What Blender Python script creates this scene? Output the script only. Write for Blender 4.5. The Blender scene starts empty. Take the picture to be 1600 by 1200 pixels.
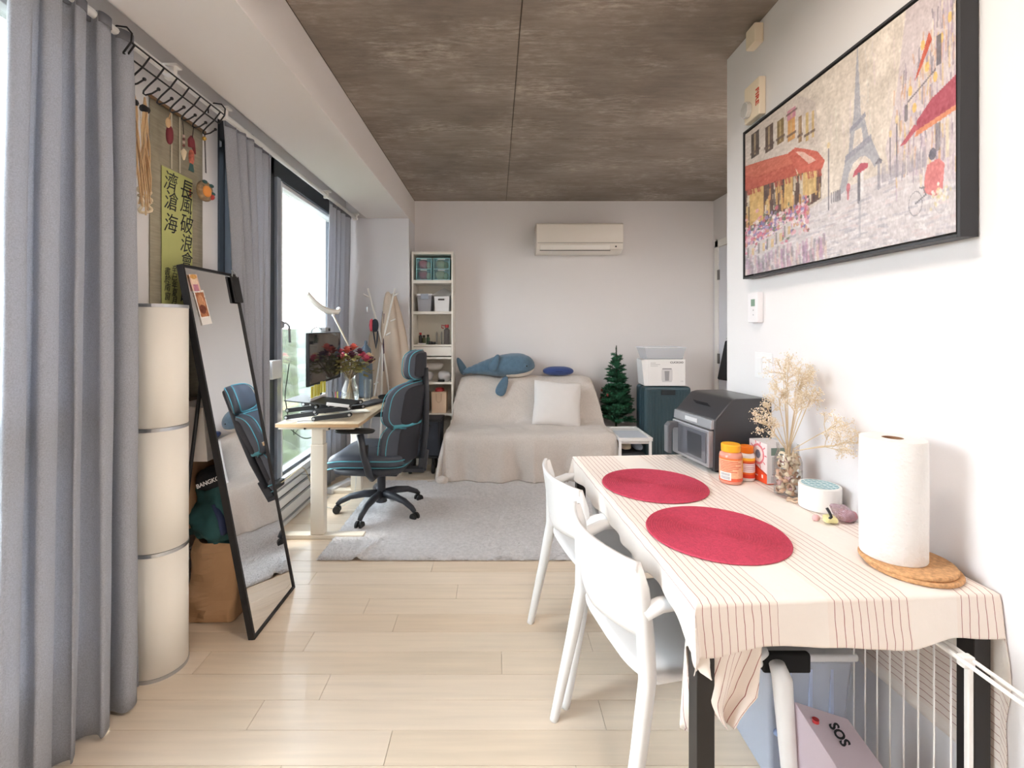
import bpy, bmesh, math, random
import numpy as np
from mathutils import Vector, Matrix, noise
R = random.Random(7)
PI = math.pi
rad = math.radians
sc = bpy.context.scene
COL = sc.collection

# ---------------------------------------------------------------- camera, light, exposure
cam_d = bpy.data.cameras.new('camera'); cam = bpy.data.objects.new('camera', cam_d); COL.objects.link(cam)
cam.location = (0, 0, 1.34); cam.rotation_euler = (PI/2, 0, 0)
cam_d.sensor_width = 36; cam_d.lens = 36*740/1600
cam_d.shift_x = 25/1600; cam_d.shift_y = -88/1600
cam_d.clip_start = 0.05; cam_d.clip_end = 3000
sc.camera = cam
sc.view_settings.view_transform = 'Standard'; sc.view_settings.look = 'None'
sc.view_settings.gamma = 1; sc.view_settings.use_curve_mapping = False
sc.view_settings.exposure = 0.80
sc.cycles.max_bounces = 10; sc.cycles.diffuse_bounces = 6; sc.cycles.transparent_max_bounces = 16
sc.cycles.use_denoising = True
sc.cycles.sample_clamp_indirect = 8

w = bpy.data.worlds.new('sky'); sc.world = w; w.use_nodes = True
nt = w.node_tree; nt.nodes.clear()
wo = nt.nodes.new('ShaderNodeOutputWorld'); bg = nt.nodes.new('ShaderNodeBackground')
tc = nt.nodes.new('ShaderNodeTexCoord'); sx = nt.nodes.new('ShaderNodeSeparateXYZ'); cr = nt.nodes.new('ShaderNodeValToRGB')
nt.links.new(tc.outputs['Generated'], sx.inputs[0]); nt.links.new(sx.outputs['Z'], cr.inputs[0])
cr.color_ramp.elements[0].position = 0.0; cr.color_ramp.elements[0].color = (.97, .985, 1.0, 1)
cr.color_ramp.elements[1].position = 0.6; cr.color_ramp.elements[1].color = (.80, .90, 1.0, 1)
nt.links.new(cr.outputs[0], bg.inputs['Color']); nt.links.new(bg.outputs[0], wo.inputs[0])
bg.inputs['Strength'].default_value = 11.0

def area(name, loc, size, power, color, rot=(0,0,0), sy=None):
    d = bpy.data.lights.new(name, 'AREA'); d.energy = power; d.color = color
    d.shape = 'RECTANGLE'; d.size = size; d.size_y = sy or size
    o = bpy.data.objects.new(name, d); COL.objects.link(o); o.location = loc; o.rotation_euler = rot
    return o
sun_d = bpy.data.lights.new('sun', 'SUN'); sun_d.energy = 3.5; sun_d.angle = rad(4); sun_d.color = (1, .93, .82)
sun = bpy.data.objects.new('sun', sun_d); COL.objects.link(sun)
sun.rotation_euler = Vector((-.36, -.10, .93)).to_track_quat('Z', 'Y').to_euler()
# first lamp read from the warm wall glow, other two added unseen for fill (each sits in a lamp fitting built further down)
UNSEEN_LAMPS = [(.30, 1.15, 2.60, 9), (.25, -1.7, 2.60, 18), (1.98, 2.72, 2.60, 9)]
for i, (x, y, z, p) in enumerate(UNSEEN_LAMPS):
    area('unseen_lamp_light', (x, y, z-.06), .34, p, (1, .90, .80))

# ---------------------------------------------------------------- helpers
def lin(c):
    c = [v/255 if max(col3(c)) > 1.001 else v for v in c[:3]]
    return tuple((v/12.92 if v <= .04045 else ((v+.055)/1.055)**2.4) for v in c)
def col3(c): return c[:3]
MATS = {}
def mat(name, c, rough=.6, metal=0, bump=0, bscale=200, var=0, vscale=8, coat=0, sheen=0, trans=0, emit=0, stretch=None, ior=1.45, alpha=1):
    """procedural material; c in sRGB 0-255"""
    if name in MATS: return MATS[name]
    m = bpy.data.materials.new(name); m.use_nodes = True; MATS[name] = m
    t = m.node_tree; b = t.nodes['Principled BSDF']
    base = lin(c)
    b.inputs['Base Color'].default_value = (*base, 1); b.inputs['Roughness'].default_value = rough
    b.inputs['Metallic'].default_value = metal; b.inputs['Coat Weight'].default_value = coat
    b.inputs['Sheen Weight'].default_value = sheen; b.inputs['Transmission Weight'].default_value = trans
    b.inputs['IOR'].default_value = ior; b.inputs['Alpha'].default_value = alpha
    if emit:
        b.inputs['Emission Color'].default_value = (*base, 1); b.inputs['Emission Strength'].default_value = emit
    if bump or var:
        co = t.nodes.new('ShaderNodeTexCoord'); mp = t.nodes.new('ShaderNodeMapping')
        t.links.new(co.outputs['Object'], mp.inputs[0])
        if stretch: mp.inputs['Scale'].default_value = stretch
    if bump:
        n = t.nodes.new('ShaderNodeTexNoise'); n.inputs['Scale'].default_value = bscale; n.inputs['Detail'].default_value = 3
        bp = t.nodes.new('ShaderNodeBump'); bp.inputs['Strength'].default_value = bump; bp.inputs['Distance'].default_value = .004
        t.links.new(mp.outputs[0], n.inputs['Vector']); t.links.new(n.outputs['Fac'], bp.inputs['Height']); t.links.new(bp.outputs[0], b.inputs['Normal'])
    if var:
        n2 = t.nodes.new('ShaderNodeTexNoise'); n2.inputs['Scale'].default_value = vscale; n2.inputs['Detail'].default_value = 5
        rp = t.nodes.new('ShaderNodeValToRGB'); t.links.new(mp.outputs[0], n2.inputs['Vector']); t.links.new(n2.outputs['Fac'], rp.inputs[0])
        rp.color_ramp.elements[0].position = .32; rp.color_ramp.elements[1].position = .68
        rp.color_ramp.elements[0].color = (*[v*(1-var) for v in base], 1); rp.color_ramp.elements[1].color = (*[min(1, v*(1+var)) for v in base], 1)
        t.links.new(rp.outputs[0], b.inputs['Base Color'])
    return m
def paintmat(name, rough=.6, bump=0):
    if name in MATS: return MATS[name]
    m = bpy.data.materials.new(name); m.use_nodes = True; MATS[name] = m
    t = m.node_tree; b = t.nodes['Principled BSDF']; b.inputs['Roughness'].default_value = rough
    a = t.nodes.new('ShaderNodeAttribute'); a.attribute_name = 'Col'; t.links.new(a.outputs['Color'], b.inputs['Base Color'])
    if bump:
        n = t.nodes.new('ShaderNodeTexNoise'); n.inputs['Scale'].default_value = 300
        bp = t.nodes.new('ShaderNodeBump'); bp.inputs['Strength'].default_value = bump; bp.inputs['Distance'].default_value = .002
        t.links.new(n.outputs['Fac'], bp.inputs['Height']); t.links.new(bp.outputs[0], b.inputs['Normal'])
    return m
def letlight(m, share=.3):
    t = m.node_tree; b = t.nodes['Principled BSDF']; o = next(n for n in t.nodes if n.type == 'OUTPUT_MATERIAL')
    tl_ = t.nodes.new('ShaderNodeBsdfTranslucent'); mx = t.nodes.new('ShaderNodeMixShader'); mx.inputs[0].default_value = share
    c = b.inputs['Base Color']
    if c.is_linked: t.links.new(c.links[0].from_socket, tl_.inputs[0])
    else: tl_.inputs[0].default_value = c.default_value
    t.links.new(b.outputs[0], mx.inputs[1]); t.links.new(tl_.outputs[0], mx.inputs[2]); t.links.new(mx.outputs[0], o.inputs[0]); return m
def clearmat(name, tint=(1,1,1), gloss=.08, rough=.0, milk=0, milkc=(255,255,255)):
    """thin clear sheet: transparent with a fresnel gloss and an optional milky share"""
    if name in MATS: return MATS[name]
    m = bpy.data.materials.new(name); m.use_nodes = True; MATS[name] = m
    t = m.node_tree; t.nodes.clear()
    o = t.nodes.new('ShaderNodeOutputMaterial'); tr = t.nodes.new('ShaderNodeBsdfTransparent'); gl = t.nodes.new('ShaderNodeBsdfGlossy')
    tr.inputs[0].default_value = (*tint, 1); gl.inputs['Roughness'].default_value = rough
    fr = t.nodes.new('ShaderNodeLayerWeight'); fr.inputs['Blend'].default_value = .25
    mx = t.nodes.new('ShaderNodeMixShader'); mm = t.nodes.new('ShaderNodeMath'); mm.operation = 'MULTIPLY_ADD'; mm.inputs[1].default_value = .6; mm.inputs[2].default_value = gloss*.4
    t.links.new(fr.outputs['Fresnel'], mm.inputs[0]); t.links.new(mm.outputs[0], mx.inputs[0]); t.links.new(tr.outputs[0], mx.inputs[1]); t.links.new(gl.outputs[0], mx.inputs[2])
    last = mx
    if milk:
        df = t.nodes.new('ShaderNodeBsdfDiffuse'); df.inputs[0].default_value = (*lin(milkc), 1)
        m2 = t.nodes.new('ShaderNodeMixShader'); m2.inputs[0].default_value = milk
        t.links.new(mx.outputs[0], m2.inputs[1]); t.links.new(df.outputs[0], m2.inputs[2]); last = m2
    t.links.new(last.outputs[0], o.inputs[0])
    return m

class G:
    """collects faces of one mesh"""
    def __init__(s): s.v = []; s.f = []; s.col = None; s.uv = None
    def add(s, v, f):
        n = len(s.v); s.v += [Vector(p) for p in v]; s.f += [tuple(i+n for i in q) for q in f]; return s
    def box(s, a, b):
        (x0,y0,z0),(x1,y1,z1) = a, b
        x0,x1 = min(x0,x1),max(x0,x1); y0,y1 = min(y0,y1),max(y0,y1); z0,z1 = min(z0,z1),max(z0,z1)
        return s.add([(x0,y0,z0),(x1,y0,z0),(x1,y1,z0),(x0,y1,z0),(x0,y0,z1),(x1,y0,z1),(x1,y1,z1),(x0,y1,z1)],
            [(0,3,2,1),(4,5,6,7),(0,1,5,4),(1,2,6,5),(2,3,7,6),(3,0,4,7)])
    def hexa(s, p): return s.add(p, [(0,3,2,1),(4,5,6,7),(0,1,5,4),(1,2,6,5),(2,3,7,6),(3,0,4,7)])
    def obox(s, c, sz, rot=(0,0,0)):
        from mathutils import Euler
        m = Euler(rot).to_matrix(); h = [d/2 for d in sz]; n0 = len(s.v); s.box((-h[0],-h[1],-h[2]), h)
        for i in range(n0, len(s.v)): s.v[i] = m @ s.v[i] + Vector(c)
        return s
    def bar(s, p, q, w_, h_, up=(0,0,1)):
        p, q = Vector(p), Vector(q); d = (q-p).normalized(); u = Vector(up)
        if abs(d.dot(u)) > .99: u = Vector((1,0,0))
        a = d.cross(u).normalized()*w_/2; b = a.cross(d).normalized()*h_/2
        return s.hexa([p-a-b, p+a-b, q+a-b, q-a-b, p-a+b, p+a+b, q+a+b, q-a+b])
    def tube(s, pts, r, n=8, caps=True, flat=1.0):
        pts = [Vector(p) for p in pts]; k = len(pts); rs = r if isinstance(r, (list, tuple)) else [r]*k
        base = len(s.v); u = None; V = []
        for i, p in enumerate(pts):
            d = (pts[min(i+1,k-1)]-pts[max(i-1,0)]).normalized()
            if u is None:
                u = d.orthogonal().normalized() if abs(d.z) > .95 else Vector((0,0,1)).cross(d).normalized()
            u = (u - d*u.dot(d)).normalized(); v_ = d.cross(u)
            for j in range(n):
                a = 2*PI*j/n; V.append(p + (u*math.cos(a)*flat + v_*math.sin(a))*rs[i])
        F = [(i*n+j, i*n+(j+1)%n, (i+1)*n+(j+1)%n, (i+1)*n+j) for i in range(k-1) for j in range(n)]
        if caps: F += [tuple(reversed(range(n))), tuple((k-1)*n+j for j in range(n))]
        return s.add(V, F)
    def cyl(s, p, q, r, r2=None, n=20): return s.tube([p, q], [r, r if r2 is None else r2], n)
    def lathe(s, prof, c=(0,0,0), n=32, sy=1.0, caps=True):
        c = Vector(c); V = []; k = len(prof)
        for (r, z) in prof:
            for j in range(n):
                a = 2*PI*j/n; V.append(c + Vector((r*math.cos(a), r*math.sin(a)*sy, z)))
        F = [(i*n+j, i*n+(j+1)%n, (i+1)*n+(j+1)%n, (i+1)*n+j) for i in range(k-1) for j in range(n)]
        if caps and prof[0][0] > 1e-5: F.append(tuple(reversed(range(n))))
        if caps and prof[-1][0] > 1e-5: F.append(tuple((k-1)*n+j for j in range(n)))
        return s.add(V, F)
    def sup(s, c, a, e1=.5, e2=.5, nu=28, nv=16, warp=None, rot=None):
        """superellipsoid pad"""
        c = Vector(c); V = []; F = []
        def pw(x, e): return math.copysign(abs(x)**e, x)
        for i in range(nv+1):
            th = -PI/2 + PI*i/nv
            for j in range(nu):
                ph = 2*PI*j/nu
                p = Vector((a[0]*pw(math.cos(th), e1)*pw(math.cos(ph), e2), a[1]*pw(math.cos(th), e1)*pw(math.sin(ph), e2), a[2]*pw(math.sin(th), e1)))
                if warp: p = Vector(warp(p))
                if rot: p = rot @ p
                V.append(c+p)
        F = [(i*nu+j, i*nu+(j+1)%nu, (i+1)*nu+(j+1)%nu, (i+1)*nu+j) for i in range(nv) for j in range(nu)]
        return s.add(V, F)
    def grid(s, fn, nu, nv):
        base = len(s.v)
        for i in range(nu+1):
            for j in range(nv+1): s.v.append(Vector(fn(i/nu, j/nv)))
        for i in range(nu):
            for j in range(nv):
                a = base+i*(nv+1)+j; s.f.append((a, a+nv+1, a+nv+2, a+1))
        return s
    def prism(s, poly, h, axis='z', o=(0,0,0)):
        """poly of 2-D points extruded by h; axis x: poly is (y,z); y: (x,z); z: (x,y)"""
        o = Vector(o); k = len(poly)
        def P(p, t): return {'x': Vector((t,p[0],p[1])), 'y': Vector((p[0],t,p[1])), 'z': Vector((p[0],p[1],t))}[axis] + o
        V = [P(p,0) for p in poly]+[P(p,h) for p in poly]
        return s.add(V, [tuple(reversed(range(k))), tuple(range(k,2*k))]+[(i,(i+1)%k,k+(i+1)%k,k+i) for i in range(k)])
    def ball(s, c, r, n=8): 
        return s.lathe([(max(0, r*math.cos(t)) if 0 < i < n//2 else 0.0, r*math.sin(t)) for i, t in ((i, -PI/2+PI*i/(n//2)) for i in range(n//2+1))], c, n)
    def xf(s, m, start=0):
        for i in range(start, len(s.v)): s.v[i] = m @ s.v[i]
        return s

WM = {}
def setp(o, label=None, cat=None, group=None, kind=None):
    if label: o['label'] = label
    if cat: o['category'] = cat
    if group: o['group'] = group
    if kind: o['kind'] = kind
    return o
def thing(name, label, cat, loc=(0,0,0), rotz=0, group=None, kind=None):
    o = bpy.data.objects.new(name, None); COL.objects.link(o); o.location = loc; o.rotation_euler = (0,0,rotz)
    o.empty_display_size = .05
    WM[o.name] = Matrix.Translation(loc) @ Matrix.Rotation(rotz, 4, 'Z')
    return setp(o, label, cat, group, kind)
def mk(g, name, m, parent=None, smooth=False, bevel=0, label=None, kind=None, world=False, seg=2, thick=0, sub=0, auto=None):
    """one mesh object; vertices are local to the parent unless world=True"""
    V = g.v
    if parent is not None and world:
        inv = WM[parent.name].inverted(); V = [inv @ v for v in V]
    off = Vector((0,0,0))
    if V:
        lo = Vector([min(v[i] for v in V) for i in range(3)]); hi = Vector([max(v[i] for v in V) for i in range(3)])
        if parent is None: off = Vector(((lo.x+hi.x)/2, (lo.y+hi.y)/2, lo.z))
    me = bpy.data.meshes.new(name); me.from_pydata([v-off for v in V], [], g.f)
    if m is not None: me.materials.append(m)
    if smooth: me.polygons.foreach_set('use_smooth', [True]*len(me.polygons))
    if g.col is not None:
        a = me.color_attributes.new('Col', 'FLOAT_COLOR', 'POINT'); a.data.foreach_set('color', np.asarray(g.col, dtype=np.float32).ravel())
    if g.uv is not None:
        l = me.uv_layers.new(name='UVMap'); vi = np.empty(len(me.loops), dtype=np.int32); me.loops.foreach_get('vertex_index', vi)
        l.data.foreach_set('uv', np.asarray(g.uv, dtype=np.float32)[vi].ravel())
    me.update()
    o = bpy.data.objects.new(name, me); COL.objects.link(o); o.location = off
    if parent is not None: o.parent = parent; WM[o.name] = WM[parent.name].copy()
    else: WM[o.name] = Matrix.Translation(off)
    if thick:
        md = o.modifiers.new('thick', 'SOLIDIFY'); md.thickness = thick; md.offset = 0
    if bevel:
        md = o.modifiers.new('bevel', 'BEVEL'); md.width = bevel; md.segments = seg; md.limit_method = 'ANGLE'; md.angle_limit = rad(35)
        me.polygons.foreach_set('use_smooth', [True]*len(me.polygons)); md.harden_normals = True
    if sub:
        md = o.modifiers.new('sub', 'SUBSURF'); md.levels = sub; md.render_levels = sub
    return setp(o, label, None, None, kind)
def solo(g, name, m, label, cat, group=None, kind=None, **k):
    return setp(mk(g, name, m, None, **k), label, cat, group, kind)
def struct(g, name, m, **k):
    o = mk(g, name, m, None, **k); o['kind'] = 'structure'; return o
def copytree(o, parent=None, loc=None, rotz=None, label=None):
    c = o.copy(); COL.objects.link(c)
    if parent: c.parent = parent
    if loc is not None: c.location = loc
    if rotz is not None: c.rotation_euler = (0,0,rotz)
    if label: c['label'] = label
    if parent is None: WM[c.name] = Matrix.Translation(c.location) @ Matrix.Rotation(c.rotation_euler.z, 4, 'Z')
    else: WM[c.name] = WM[parent.name].copy()
    for ch in [q for q in bpy.data.objects if q.parent == o]: copytree(ch, c)
    return c
def text(s, name, m, parent, loc, rot, size, extrude=.0004, align='LEFT', xs=1.0, world=False, label=None, bold=0, shear=0):
    c = bpy.data.curves.new(name, 'FONT'); c.body = s; c.size = size; c.extrude = extrude; c.align_x = align; c.align_y = 'CENTER'; c.offset = bold; c.shear = shear; c.resolution_u = 3
    t_ = bpy.data.objects.new('tmp', c); COL.objects.link(t_)
    me = bpy.data.meshes.new_from_object(t_.evaluated_get(bpy.context.evaluated_depsgraph_get()))
    bpy.data.objects.remove(t_); bpy.data.curves.remove(c)
    me.materials.clear(); me.materials.append(m); me.name = name
    o = bpy.data.objects.new(name, me); COL.objects.link(o)
    from mathutils import Euler
    M = Matrix.Translation(loc) @ Euler(rot).to_matrix().to_4x4() @ Matrix.Diagonal((xs,1,1,1))
    if world: M = WM[parent.name].inverted() @ M
    me.transform(M); o.parent = parent; WM[o.name] = WM[parent.name].copy()
    return o

# a tiny painter: flat prints are coloured vertices of a fine sheet
class Cv:
    def __init__(s, w_, h_, bg): s.w, s.h = w_, h_; s.a = np.zeros((h_, w_, 3)); s.a[:] = bg; s.Y, s.X = np.mgrid[0:h_, 0:w_]; s.X = (s.X+.5)/w_; s.Y = (s.Y+.5)/h_; s.rng = np.random.RandomState(3)
    def put(s, m, c, a=1.0):
        m = m.astype(float)*a; s.a = s.a*(1-m[...,None]) + np.array(c, float)*m[...,None]
    def rect(s, x0,y0,x1,y1, c, a=1.0): s.put((s.X>=x0)&(s.X<x1)&(s.Y>=y0)&(s.Y<y1), c, a)
    def ell(s, cx,cy,rx,ry, c, a=1.0): s.put(((s.X-cx)/rx)**2+((s.Y-cy)/ry)**2 < 1, c, a)
    def ring(s, cx,cy,rx,ry,t, c, a=1.0):
        q = np.sqrt(((s.X-cx)/rx)**2+((s.Y-cy)/ry)**2); s.put(abs(q-1) < t, c, a)
    def poly(s, P, c, a=1.0):
        m = np.zeros(s.X.shape, bool); k = len(P)
        for i in range(k):
            (x0,y0),(x1,y1) = P[i], P[(i+1)%k]
            if y0 == y1: continue
            cnd = ((y0 > s.Y) != (y1 > s.Y)) & (s.X < (x1-x0)*(s.Y-y0)/(y1-y0)+x0); m ^= cnd
        s.put(m, c, a)
    def line(s, x0,y0,x1,y1, t, c, a=1.0):
        dx, dy = x1-x0, y1-y0; asp = s.h/s.w
        L = dx*dx+(dy*asp)**2+1e-12; u = np.clip(((s.X-x0)*dx+(s.Y-y0)*dy*asp*asp)/L, 0, 1)
        d = np.sqrt((s.X-x0-u*dx)**2+((s.Y-y0-u*dy)*asp)**2); s.put(d < t, c, a)
    def mottle(s, amp, sx_=8, sy_=8):
        n = s.rng.randn(s.h//sy_+2, s.w//sx_+2, 1)
        yi = np.linspace(0, n.shape[0]-1.01, s.h); xi = np.linspace(0, n.shape[1]-1.01, s.w)
        y0 = yi.astype(int); x0 = xi.astype(int); fy = (yi-y0)[:,None,None]; fx = (xi-x0)[None,:,None]
        g_ = (n[y0][:,x0]*(1-fy)*(1-fx)+n[y0+1][:,x0]*fy*(1-fx)+n[y0][:,x0+1]*(1-fy)*fx+n[y0+1][:,x0+1]*fy*fx)
        s.a = np.clip(s.a+g_*amp, 0, 255)
    def sheet(s, fn):
        """fn(u,v) -> point, u to the right, v downwards"""
        g = G(); h, w_ = s.h, s.w
        g.v = [Vector(fn(i/(w_-1), j/(h-1))) for j in range(h) for i in range(w_)]
        g.f = [(j*w_+i, (j+1)*w_+i, (j+1)*w_+i+1, j*w_+i+1) for j in range(h-1) for i in range(w_-1)]
        c = np.clip(s.a/255, 0, 1); c = np.where(c <= .04045, c/12.92, ((c+.055)/1.055)**2.4)
        g.col = np.concatenate([c.reshape(-1,3), np.ones((h*w_,1))], 1)
        return g

# ---------------------------------------------------------------- common materials
white_paint = mat('white_wall_paint', (222,219,218), .75, bump=.12, bscale=350)
white_gloss = mat('white_lacquer', (236,234,230), .35)
white_plastic = mat('white_plastic', (232,232,234), .38)
black_metal = mat('black_metal', (30,30,33), .42)
black_plastic = mat('black_plastic', (34,35,38), .5, bump=.1, bscale=500)
dark_frame = mat('window_frame_charcoal', (54,60,68), .38, metal=.3)
alu = mat('pale_aluminium', (224,225,228), .4, metal=.15)
steel = mat('brushed_steel', (190,192,196), .3, metal=.9)
glassm = clearmat('window_glass', (.97,.985,.98), .08)
clear_pl = clearmat('clear_plastic', (.93,.95,.97), .1, .12, .30, (225,228,236))
vase_glass = clearmat('clear_glass', (.985,.992,.99), .06, .02, .02)
cardboard = mat('cardboard_brown', (176,138,104), .8, bump=.1, var=.06)
# ================================================================ room shell
H = 2.65; YB = 4.9; XW = -1.45; XR = 1.13; XA = 2.25; YC = 2.316; ZB = 2.397
# concrete ceiling
def concrete():
    m = bpy.data.materials.new('board_marked_concrete'); m.use_nodes = True; t = m.node_tree; b = t.nodes['Principled BSDF']; b.inputs['Roughness'].default_value = .72
    co = t.nodes.new('ShaderNodeTexCoord')
    def nz(scale, st, det=6, rot=0):
        mp = t.nodes.new('ShaderNodeMapping'); mp.inputs['Scale'].default_value = st; mp.inputs['Rotation'].default_value = (0,0,rot); n = t.nodes.new('ShaderNodeTexNoise'); n.inputs['Scale'].default_value = scale; n.inputs['Detail'].default_value = det; n.inputs['Roughness'].default_value = .68
        t.links.new(co.outputs['Object'], mp.inputs[0]); t.links.new(mp.outputs[0], n.inputs['Vector']); return n.outputs['Fac']
    def ramp(src, p0, c0, p1, c1):
        r = t.nodes.new('ShaderNodeValToRGB'); r.color_ramp.elements[0].position = p0; r.color_ramp.elements[0].color = (*c0,1); r.color_ramp.elements[1].position = p1; r.color_ramp.elements[1].color = (*c1,1); t.links.new(src, r.inputs[0]); return r.outputs[0]
    def mix(a, b_, f, mode='MIX'):
        x = t.nodes.new('ShaderNodeMix'); x.data_type = 'RGBA'; x.blend_type = mode
        if isinstance(f, float): x.inputs['Factor'].default_value = f
        else: t.links.new(f, x.inputs['Factor'])
        t.links.new(a, x.inputs['A']); t.links.new(b_, x.inputs['B']); return x.outputs['Result']
    base = ramp(nz(.9, (1,1.6,1)), .35, lin((124,112,101)), .65, lin((154,142,131)))
    fine = ramp(nz(9, (.5,3.2,1), 9), .3, (.80,.80,.80), .7, (1.12,1.12,1.12))
    c = mix(base, fine, 1.0, 'MULTIPLY')
    blot = ramp(nz(1.5, (1,2.0,1), 8), .47, (0,0,0), .66, (1,1,1)); grit = ramp(nz(26, (.5,2,1), 6), .42, (0,0,0), .66, (1,1,1))
    f = mix(blot, grit, 1.0, 'MULTIPLY'); li = t.nodes.new('ShaderNodeRGB'); li.outputs[0].default_value = (*lin((196,184,172)),1)
    c = mix(c, li.outputs[0], f)
    t.links.new(c, b.inputs['Base Color'])
    bp = t.nodes.new('ShaderNodeBump'); bp.inputs['Strength'].default_value = .25; bp.inputs['Distance'].default_value = .01
    t.links.new(nz(16, (.6,2,1), 8), bp.inputs['Height']); t.links.new(bp.outputs[0], b.inputs['Normal'])
    return m
conc = concrete()
joints_x = [-.841, .105, XA+.1]; joints_y = [-3.1, -1.0, 1.05, 3.29, 4.52, YB+.1]
ceil = thing('ceiling', None, None, (0,0,H), kind='structure')
for i in range(2):
    for j in range(5):
        g = G().box((joints_x[i]+.002, joints_y[j]+.002, H+.0015*((i+j)%2)), (joints_x[i+1]-.002, joints_y[j+1]-.002, H+.12))
        mk(g, 'ceiling_panel', conc, ceil, world=True, bevel=.0015, seg=1)
mk(G().box((-1.5,-3.1,H+.006),(XA+.1,YB+.1,H+.16)), 'ceiling_slab', mat('joint_dark', (86,76,68), .9), ceil, world=True)  # darker slab seen through the panel joints

wall_w = mat('wall_paint_warm_white', (227,224,225), .8, bump=.10, bscale=400)
struct(G().box((-1.55,YB,0),(XA+.1,YB+.12,H)), 'wall_back', wall_w)
# the near right wall ends in a corner; behind it the alcove opens to the right
struct(G().box((XR,-3.1,0),(XR+.12,YC,H)).box((XR+.12,YC-.12,0),(XA+.1,YC,H)), 'wall_right', mat('wall_paint_bright', (228,226,228), .7, bump=.08, bscale=400))
struct(G().box((XA,YC,0),(XA+.1,YB,H)), 'wall_alcove', wall_w)
struct(G().box((-1.55,-3.2,0),(XA+.1,-3.1,H)), 'wall_front', white_paint)
# beam with boxed underside, curtain pocket, column and the pier between the windows
struct(G().box((-1.253,-3.1,ZB),(-.841,YB,H)), 'trim_1', mat('beam_paint', (226,221,218), .8), bevel=.003)
struct(G().box((-1.60,-3.1,2.56),(-1.253,YB,H)).box((-1.60,4.576,ZB+.001),(-1.253,YB-.001,2.56)), 'trim_2', white_paint)
struct(G().box((-1.60,4.576,0),(-.841,YB-.001,ZB)), 'wall_column', mat('column_paint', (226,227,232), .75), bevel=.003)
struct(G().box((-1.60,1.66,0),(XW,2.467,2.56)), 'wall_left', white_paint)
struct(G().box((-1.60,-3.1,0),(XW,.25,2.56)), 'wall_left_blocker', white_paint)  # unseen wall run added to cut window light on the near side
struct(G().box((-1.60,4.40,0),(XW,4.576,2.56)), 'wall_left_return', white_paint)

# oak floor laid plank by plank (rows run across the room)
def oak(i, c):
    m = mat('oak_plank_%d' % i, c, .38, coat=.15, var=.05, vscale=14, stretch=(.18,3,1))
    return m
oaks = [oak(i, c) for i, c in enumerate([(226,210,190),(223,206,185),(228,212,193),(221,203,181),(227,211,191)])]
fl = thing('floor', None, None, (0,0,0), kind='structure')
mk(G().box((-1.6,-3.1,-.12),(XA+.1,YB+.1,-.012)), 'subfloor', mat('plank_gap', (150,120,92), .9), fl, world=True)
rows = [1.703-.127*3 + .1275*k for k in range(-2, 30)]
pm = {}
for k, y0 in enumerate(rows):
    if y0 > YB: break
    x = XW - R.uniform(.05, 1.0)
    while x < XA:
        L = R.choice([.9, 1.2, 1.2, 1.45]); a, b = max(x, XW-.02), min(x+L, XA); x += L
        if b-a < .03 or (y0 > YC+.1 and False): continue
        if y0 < YC-.1 and a > XR: continue
        if y0 < YC-.1: b = min(b, XR+.02)
        g = G().box((a+.0006, y0+.0006, -.012), (b-.0006, y0+.1269, 0))
        mk(g, 'plank', R.choice(oaks), fl, world=True, bevel=.0008, seg=1)
mk(G().box((-1.6,-3.1,-.012),(XA,rows[0],-.0002)), 'near_floor_boards', oaks[1], fl, world=True, kind='stuff')

# ---------------------------------------------------------------- windows in the left wall
def pane(par, y0, y1, z0, z1, x=-1.50):
    mk(G().box((x-.004,y0,z0),(x+.004,y1,z1)), 'pane', glassm, par, world=True)
def rail(par, name, y0, y1, z0, z1, m=dark_frame, x0=-1.56, x1=-1.45): 
    return mk(G().box((x0,y0,z0),(x1,y1,z1)), name, m, par, world=True, bevel=.004)
def window(name, y0, y1, parts):
    o = thing(name, None, None, (XW, (y0+y1)/2, 0), kind='structure')
    rail(o, 'head_frame', y0, y1, 2.335, 2.45); rail(o, 'head_bead', y0, y1, 2.305, 2.335, alu, -1.54, -1.465)
    rail(o, 'head_panel', y0, y1, 2.45, 2.56, white_paint)
    rail(o, 'sill_frame', y0, y1, .300, .322, alu, -1.55, -1.43); rail(o, 'sill_bead', y0, y1, .322, .345, dark_frame, -1.54, -1.47)
    for (a, b) in parts: pane(o, a, b, .33, 2.33)
    return o
w1 = window('window_1', .25, 1.66, [(.31,1.6)])  # near end, out of view, shortened to cut light on the table
for y in (.25, 1.60): rail(w1, 'mullion', y, y+(.10 if y < 1.5 else .06), .3, 2.45)
rail(w1, 'transom', .35, 1.60, 1.03, 1.13)
w2 = window('window_2', 2.467, 4.40, [(2.485,2.53),(2.62,3.05),(3.22,4.33)])
rail(w2, 'jamb', 2.467, 2.487, .3, 2.45); rail(w2, 'mullion', 2.53, 2.62, .3, 2.45); rail(w2, 'mullion', 3.03, 3.10, .3, 2.45)
rail(w2, 'casement_stile', 3.10, 3.155, .33, 2.33, mat('frame_grey_light', (150,157,168), .35, metal=.4), -1.53, -1.43); rail(w2, 'casement_stile', 3.155, 3.21, .33, 2.33, alu, -1.53, -1.445)
rail(w2, 'jamb', 4.33, 4.40, .3, 2.45); rail(w2, 'transom', 2.62, 3.03, 1.02, 1.13)
rail(w2, 'hinge_cover', 3.00, 3.12, 1.01, 1.13, alu, -1.46, -1.415)
hd = G().tube([(-1.445,3.17,1.37),(-1.405,3.17,1.37),(-1.40,3.175,1.365),(-1.40,3.205,1.35),(-1.40,3.215,1.24)], .008, 10)
hd.cyl((-1.446,3.17,1.36),(-1.425,3.17,1.36),.024)
mk(hd, 'window_handle', mat('handle_alu',(170,174,180),.4,metal=.2), w2, world=True, smooth=True)
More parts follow.
